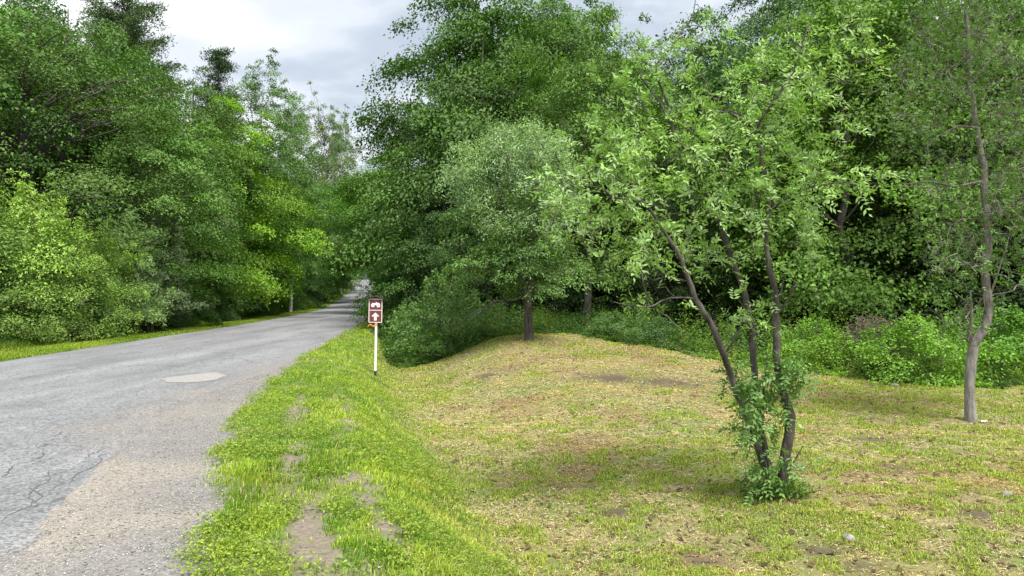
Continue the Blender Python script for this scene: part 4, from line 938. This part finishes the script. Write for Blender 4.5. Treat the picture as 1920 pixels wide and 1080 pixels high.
weeds(x, y, .15 + .5 * rng.random(n), cmix((.05, .11, .02), (.09, .17, .03), rng.random(n)), rng, 20, .09, label='shaded weeds between the verge and the wood behind the sign')
n = 3800; y = 14 + 48 * rng.random(n) ** 1.3; L = 2.5 + 1.8 * rng.random(n); x = xl(y) - L
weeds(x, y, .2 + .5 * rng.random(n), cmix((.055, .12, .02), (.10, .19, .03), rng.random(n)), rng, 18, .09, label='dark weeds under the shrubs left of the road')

rng = np.random.default_rng(53)
x, y = sample(3.2, 16, lambda y: xg(y) - .1, lambda y: xd(y) - .2, 620, rng)
k = (rng.random(len(x)) < sst(.42, .6, fbm(x, y, 1.6, 230))) & (rng.random(len(x)) > track(x, y) * .7); x, y = x[k], y[k]; n = len(x)
weeds(x, y, .03 + .06 * rng.random(n), cmix((.14, .235, .03), (.30, .37, .06), rng.random(n)), rng, 9, .034, label='low clover and broad leaves growing among the verge grass')

n = 55; a = rng.random(n) * 6.28; q = .34 * np.sqrt(rng.random(n)); x = 2.74 + q * np.cos(a); y = 7.78 + q * np.sin(a) * .8
weeds(x, y, .08 + .22 * rng.random(n) * (1 - q), cmix((.06, .12, .025), (.13, .22, .04), rng.random(n)), rng, 16, .05, label='uncut weeds around the foot of the nearest tree clump')
# ------------------------------------------------------------------ trail sign
def box(sx, sy, sz, c=(0, 0, 0), bev=0.):
    import bmesh
    bm = bmesh.new(); bmesh.ops.create_cube(bm, size=1)
    for v in bm.verts: v.co = Vector((v.co.x * sx + c[0], v.co.y * sy + c[1], v.co.z * sz + c[2]))
    if bev: bmesh.ops.bevel(bm, geom=bm.edges[:], offset=bev, segments=2, affect='EDGES')
    me = bpy.data.meshes.new('box'); bm.to_mesh(me); bm.free(); return me
def extrude(poly, y0, y1, holes=None):
    """a flat outline in x,z given thickness along y"""
    n = len(poly); V = [(a, y0, b) for a, b in poly] + [(a, y1, b) for a, b in poly]
    F = [tuple(range(n)), tuple(range(2 * n - 1, n - 1, -1))] + [(i, i + n, (i + 1) % n + n, (i + 1) % n) for i in range(n)]
    me = bpy.data.meshes.new('shape'); me.from_pydata(V, [], F); me.update(); return me
def join(mes):
    import bmesh
    bm = bmesh.new()
    for me in mes: bm.from_mesh(me)
    o = bpy.data.meshes.new('joined'); bm.to_mesh(o); bm.free(); return o
def rrect(x0, z0, x1, z1, r, k=6):
    o = []
    for cx_, cz_, a0 in ((x1 - r, z1 - r, 0), (x0 + r, z1 - r, 90), (x0 + r, z0 + r, 180), (x1 - r, z0 + r, 270)):
        for i in range(k + 1): a = radians(a0 + 90 * i / k); o.append((cx_ + r * cos(a), cz_ + r * sin(a)))
    return o
def disc(cx_, cz_, r, k=20): return [(cx_ + r * cos(2 * pi * i / k), cz_ + r * sin(2 * pi * i / k)) for i in range(k)]
SY = 17.3; g = G(703, SY); q = SY / F_PX
sg = thing('trail_sign', g, 'brown trail sign with white vehicle symbol and arrow on a white post', 'sign')
ztop = EYE - (560 - HOR) * q - g[2]; zbot = EYE - (605.5 - HOR) * q - g[2]; hw = 13.0 * q
M_WHITE = plain('white_paint', (.78, .78, .75), .5, .05, 20); M_BRN = plain('brown_sign_paint', (.14, .035, .035), .5, .12, 25)
M_PINK = plain('sign_border_white', (.72, .62, .60), .5, .08, 30); M_BLK = plain('black_post_foot', (.02, .02, .02), .7, .2)
link('post', box(.052, .045, zbot + .25, (0.006, .03, (zbot + .25) / 2 + .14), .006), sg, M_WHITE)
link('post_foot', box(.056, .05, .30, (.006, .03, .0), .004), sg, M_BLK)
cxs = -.012
link('panel', extrude(rrect(cxs - hw, zbot, cxs + hw, ztop, .03), 0, .006), sg, M_BRN)
zm = (ztop + zbot) / 2 + .012
def ring(x0, z0, x1, z1, w, r):
    o = rrect(x0, z0, x1, z1, r); i_ = rrect(x0 + w, z0 + w, x1 - w, z1 - w, max(r - w, .004)); n = len(o)
    V = [(a, -.004, b) for a, b in o] + [(a, -.004, b) for a, b in i_] + [(a, 0, b) for a, b in o] + [(a, 0, b) for a, b in i_]
    F = []
    for k in range(n):
        l = (k + 1) % n; F += [(k, k + n, l + n, l), (k, l, l + 2 * n, k + 2 * n), (k + n, k + 3 * n, l + 3 * n, l + n)]
    me = bpy.data.meshes.new('ring'); me.from_pydata(V, [], F); me.update(); return me
link('border', join([ring(cxs - hw + .004, zbot + .004, cxs + hw - .004, ztop - .004, .018, .026), box(hw * 2 - .05, .003, .018, (cxs, -.0025, zm))]), sg, M_PINK)
zc = (ztop + zm) / 2
atv = [disc(cxs - .062, zc - .022, .042), disc(cxs + .065, zc - .024, .042), [(cxs - .085, zc + .012), (cxs - .03, zc - .014), (cxs + .02, zc - .012), (cxs + .06, zc + .0), (cxs + .1, zc + .018), (cxs + .06, zc + .04), (cxs + .03, zc + .036), (cxs + .018, zc + .062), (cxs + .006, zc + .06), (cxs + .008, zc + .03), (cxs - .03, zc + .028), (cxs - .075, zc + .034)]]
link('vehicle_symbol', join([extrude(atv[0], -.0040, 0), extrude(atv[1], -.0044, 0), extrude(atv[2], -.0050, 0)]), sg, M_WHITE)
for dx_ in ((.065),): link('wheel_hub', extrude(disc(cxs + dx_, zc - .023, .012), -.0062, -.0052), sg, M_BRN)
za = (zm + zbot) / 2 - .004
link('arrow', extrude([(cxs, za + .098), (cxs + .088, za + .012), (cxs + .055, za + .002), (cxs + .03, za + .024), (cxs + .03, za - .085), (cxs - .03, za - .085), (cxs - .03, za + .024), (cxs - .055, za + .002), (cxs - .088, za + .012)], -.0045, 0), sg, M_WHITE)
link('cap', join([extrude([(cxs - hw - .035, ztop - .006), (cxs, ztop + .075), (cxs + hw + .045, ztop - .006), (cxs + hw + .02, ztop - .012), (cxs, ztop + .045), (cxs - hw - .02, ztop - .012)], -.05, .09), extrude([(cxs - hw + .01, ztop + .001), (cxs + hw - .01, ztop + .001), (cxs, ztop + .055)], .0, .012)]), sg, plain('dark_roofing', (.04, .03, .028), .85, .3))
rb = [(-.02 - .012 * k, -.004 + .012 * sin(k * 1.3), zbot - .055 - .02 * sin(k * .55)) for k in range(14)]
Vr = np.array([(a, b, c + d) for a, b, c in rb for d in (-.014, .014)]); i = np.arange(13) * 2
Vr2 = Vr + np.array([0, .002, 0]); 
ribbon = join([mesh_np('r', Vr, np.stack([i, i + 2, i + 3, i + 1], 1)), box(.058, .051, .05, (.006, .03, zbot - .05))])
for zz in (ztop - .05, zbot + .05): link('bolt', extrude(disc(cxs, zz, .007, 8), -.008, 0), sg, plain('bolt_steel', (.35, .35, .36), .4, 0, 1, .8))
sg.rotation_euler = (radians(-1.0), radians(.8), radians(3))
link('ribbon', ribbon, sg, plain('orange_tape', (.75, .28, .06), .5, .15))

# ------------------------------------------------------------------ small things on the clearing
def rock(name, loc, sx, sy, sz, seed, label, mat, cat='stone', sink=.3):
    import bmesh
    bm = bmesh.new(); bmesh.ops.create_icosphere(bm, subdivisions=3, radius=1); r = np.random.default_rng(seed)
    k = r.normal(0, 1, (7, 3)); k /= np.linalg.norm(k, axis=1, keepdims=True); dd = .68 + .25 * r.random(7)
    for v in bm.verts:
        p_ = np.array(v.co); 
        for a, b in zip(k, dd):
            s = p_ @ a
            if s > b: p_ = p_ - a * (s - b) * .85
        v.co = Vector((p_[0] * sx, p_[1] * sy, p_[2] * sz + sz * (1 - 2 * sink)))
    for f in bm.faces: f.smooth = False
    me = bpy.data.meshes.new(name); bm.to_mesh(me); bm.free()
    o = link(name, me, mat=mat); o.location = loc; o.rotation_euler = (0, 0, r.random() * 6); return tag(o, label, cat)
M_STONE = plain('pale_stone', (.26, .235, .215), .9, .3, 25); M_STONE2 = plain('grey_stone', (.20, .185, .18), .9, .3, 18)
def GG(px, py):
    lo, hi = 2.5, 40.
    for _ in range(40):
        mY = (lo + hi) / 2; z = float(H((px - 960) / F_PX * mY, mY)); row = HOR + (EYE - z) / mY * F_PX
        if row > py: lo = mY
        else: hi = mY
    return G(px, lo)
rock('stone', GG(1590, 1012), .06, .045, .04, 5, 'small pale round stone in the grass at the lower right', M_STONE, sink=.3)
rock('stone', GG(1886, 928), .075, .05, .03, 2, 'flat grey stone by the right edge of the clearing', M_STONE2)
rock('stone', GG(1860, 926), .03, .03, .018, 3, 'tiny grey stone left of the flat one', M_STONE2)
rock('stone', GG(1677, 724), .10, .07, .05, 4, 'grey stone at the foot of the weeds on the right', M_STONE)
rock('stone', GG(830, 838), .03, .025, .018, 5, 'tiny pale stone on the ditch slope', M_STONE)
# crumpled litter beside the crooked tree
def litter(loc, s, label, seed):
    r = np.random.default_rng(seed); n = 7; gx_, gy_ = np.meshgrid(np.linspace(-1, 1, n), np.linspace(-1, 1, n))
    V = np.stack([gx_ * s * (1 + .2 * r.normal(0, 1, gx_.shape)), gy_ * s * .7, s * .5 * r.random(gx_.shape) + .01], -1).reshape(-1, 3)
    o = link('paper_scrap', mesh_np('paper_scrap', V, grid_faces(n, n)), mat=plain('white_paper', (.75, .76, .74), .7, .06)); o.location = loc
    sm = o.modifiers.new('thickness', 'SOLIDIFY'); sm.thickness = .002
    return tag(o, label, 'litter')
litter(GG(1843, 792), .06, 'crumpled white paper scrap on the grass right of the crooked trunk', 3)
# heap of dead twigs and a few sticks at the wood edge
def twigs(name, loc, n, wx, wy, hz, seed, label, mat, r0=.012, cat='dead branches', lmax=.9):
    r = np.random.default_rng(seed); ps = []
    for k in range(n):
        a = r.random() * 2 * pi; c = np.array([r.normal(0, wx * .4), r.normal(0, wy * .4), 0]); c[2] = hz * r.random() * math.exp(-(c[0] / wx) ** 2)
        d = np.array([cos(a), sin(a), r.normal(0, .45)]) * lmax * (.3 + .7 * r.random()) / 2
        ps.append((curve(c - d, c + d, r, 6, .05, .05), np.linspace(r0, r0 * .3, 6) * (.5 + r.random())))
    V, F = tubes(ps, 5); V[:, 2] = np.maximum(V[:, 2], -.03); o = link(name, mesh_np(name, V, F, smooth=True), mat=mat); o.location = loc; return tag(o, label, cat)
twigs('twig_heap', G(1635, 18.9), 520, 1.0, .5, 1.45, 5, 'heap of brown dead twigs lying on the weeds behind the light green bush', bark_material('brown_twigs', (.09, .06, .045), (.24, .18, .14), 20), .009, lmax=.7)
fb = G(1512, 19.6)
def branch(pts, loc, label, rad=.02, seed=1):
    r = np.random.default_rng(seed); ps = [(curve(a, b, r, 7, .03, .04), np.linspace(rad * k, rad * .25 * k, 7)) for a, b, k in pts]
    V, F = tubes(ps, 6); o = link('fallen_branch', mesh_np('fallen_branch', V, F, smooth=True), mat=M_DEAD); o.location = loc; return tag(o, label, 'branch')
branch([((.5, 0, .0), (-.35, -.1, 1.1), 1), ((.1, 0, .7), (.1, .1, 1.15), .7), ((0, 0, .75), (.45, .1, 1.05), .6)], fb, 'bleached fallen branch poking up from the weeds in front of the darkest shade')
branch([((.6, 0, .2), (-.5, 0, 1.15), 1), ((.0, 0, .7), (-.3, 0, .75), .7)], G(1262, 23), 'pale dead branch in the dark gap left of the leaning stem', .018, 2)
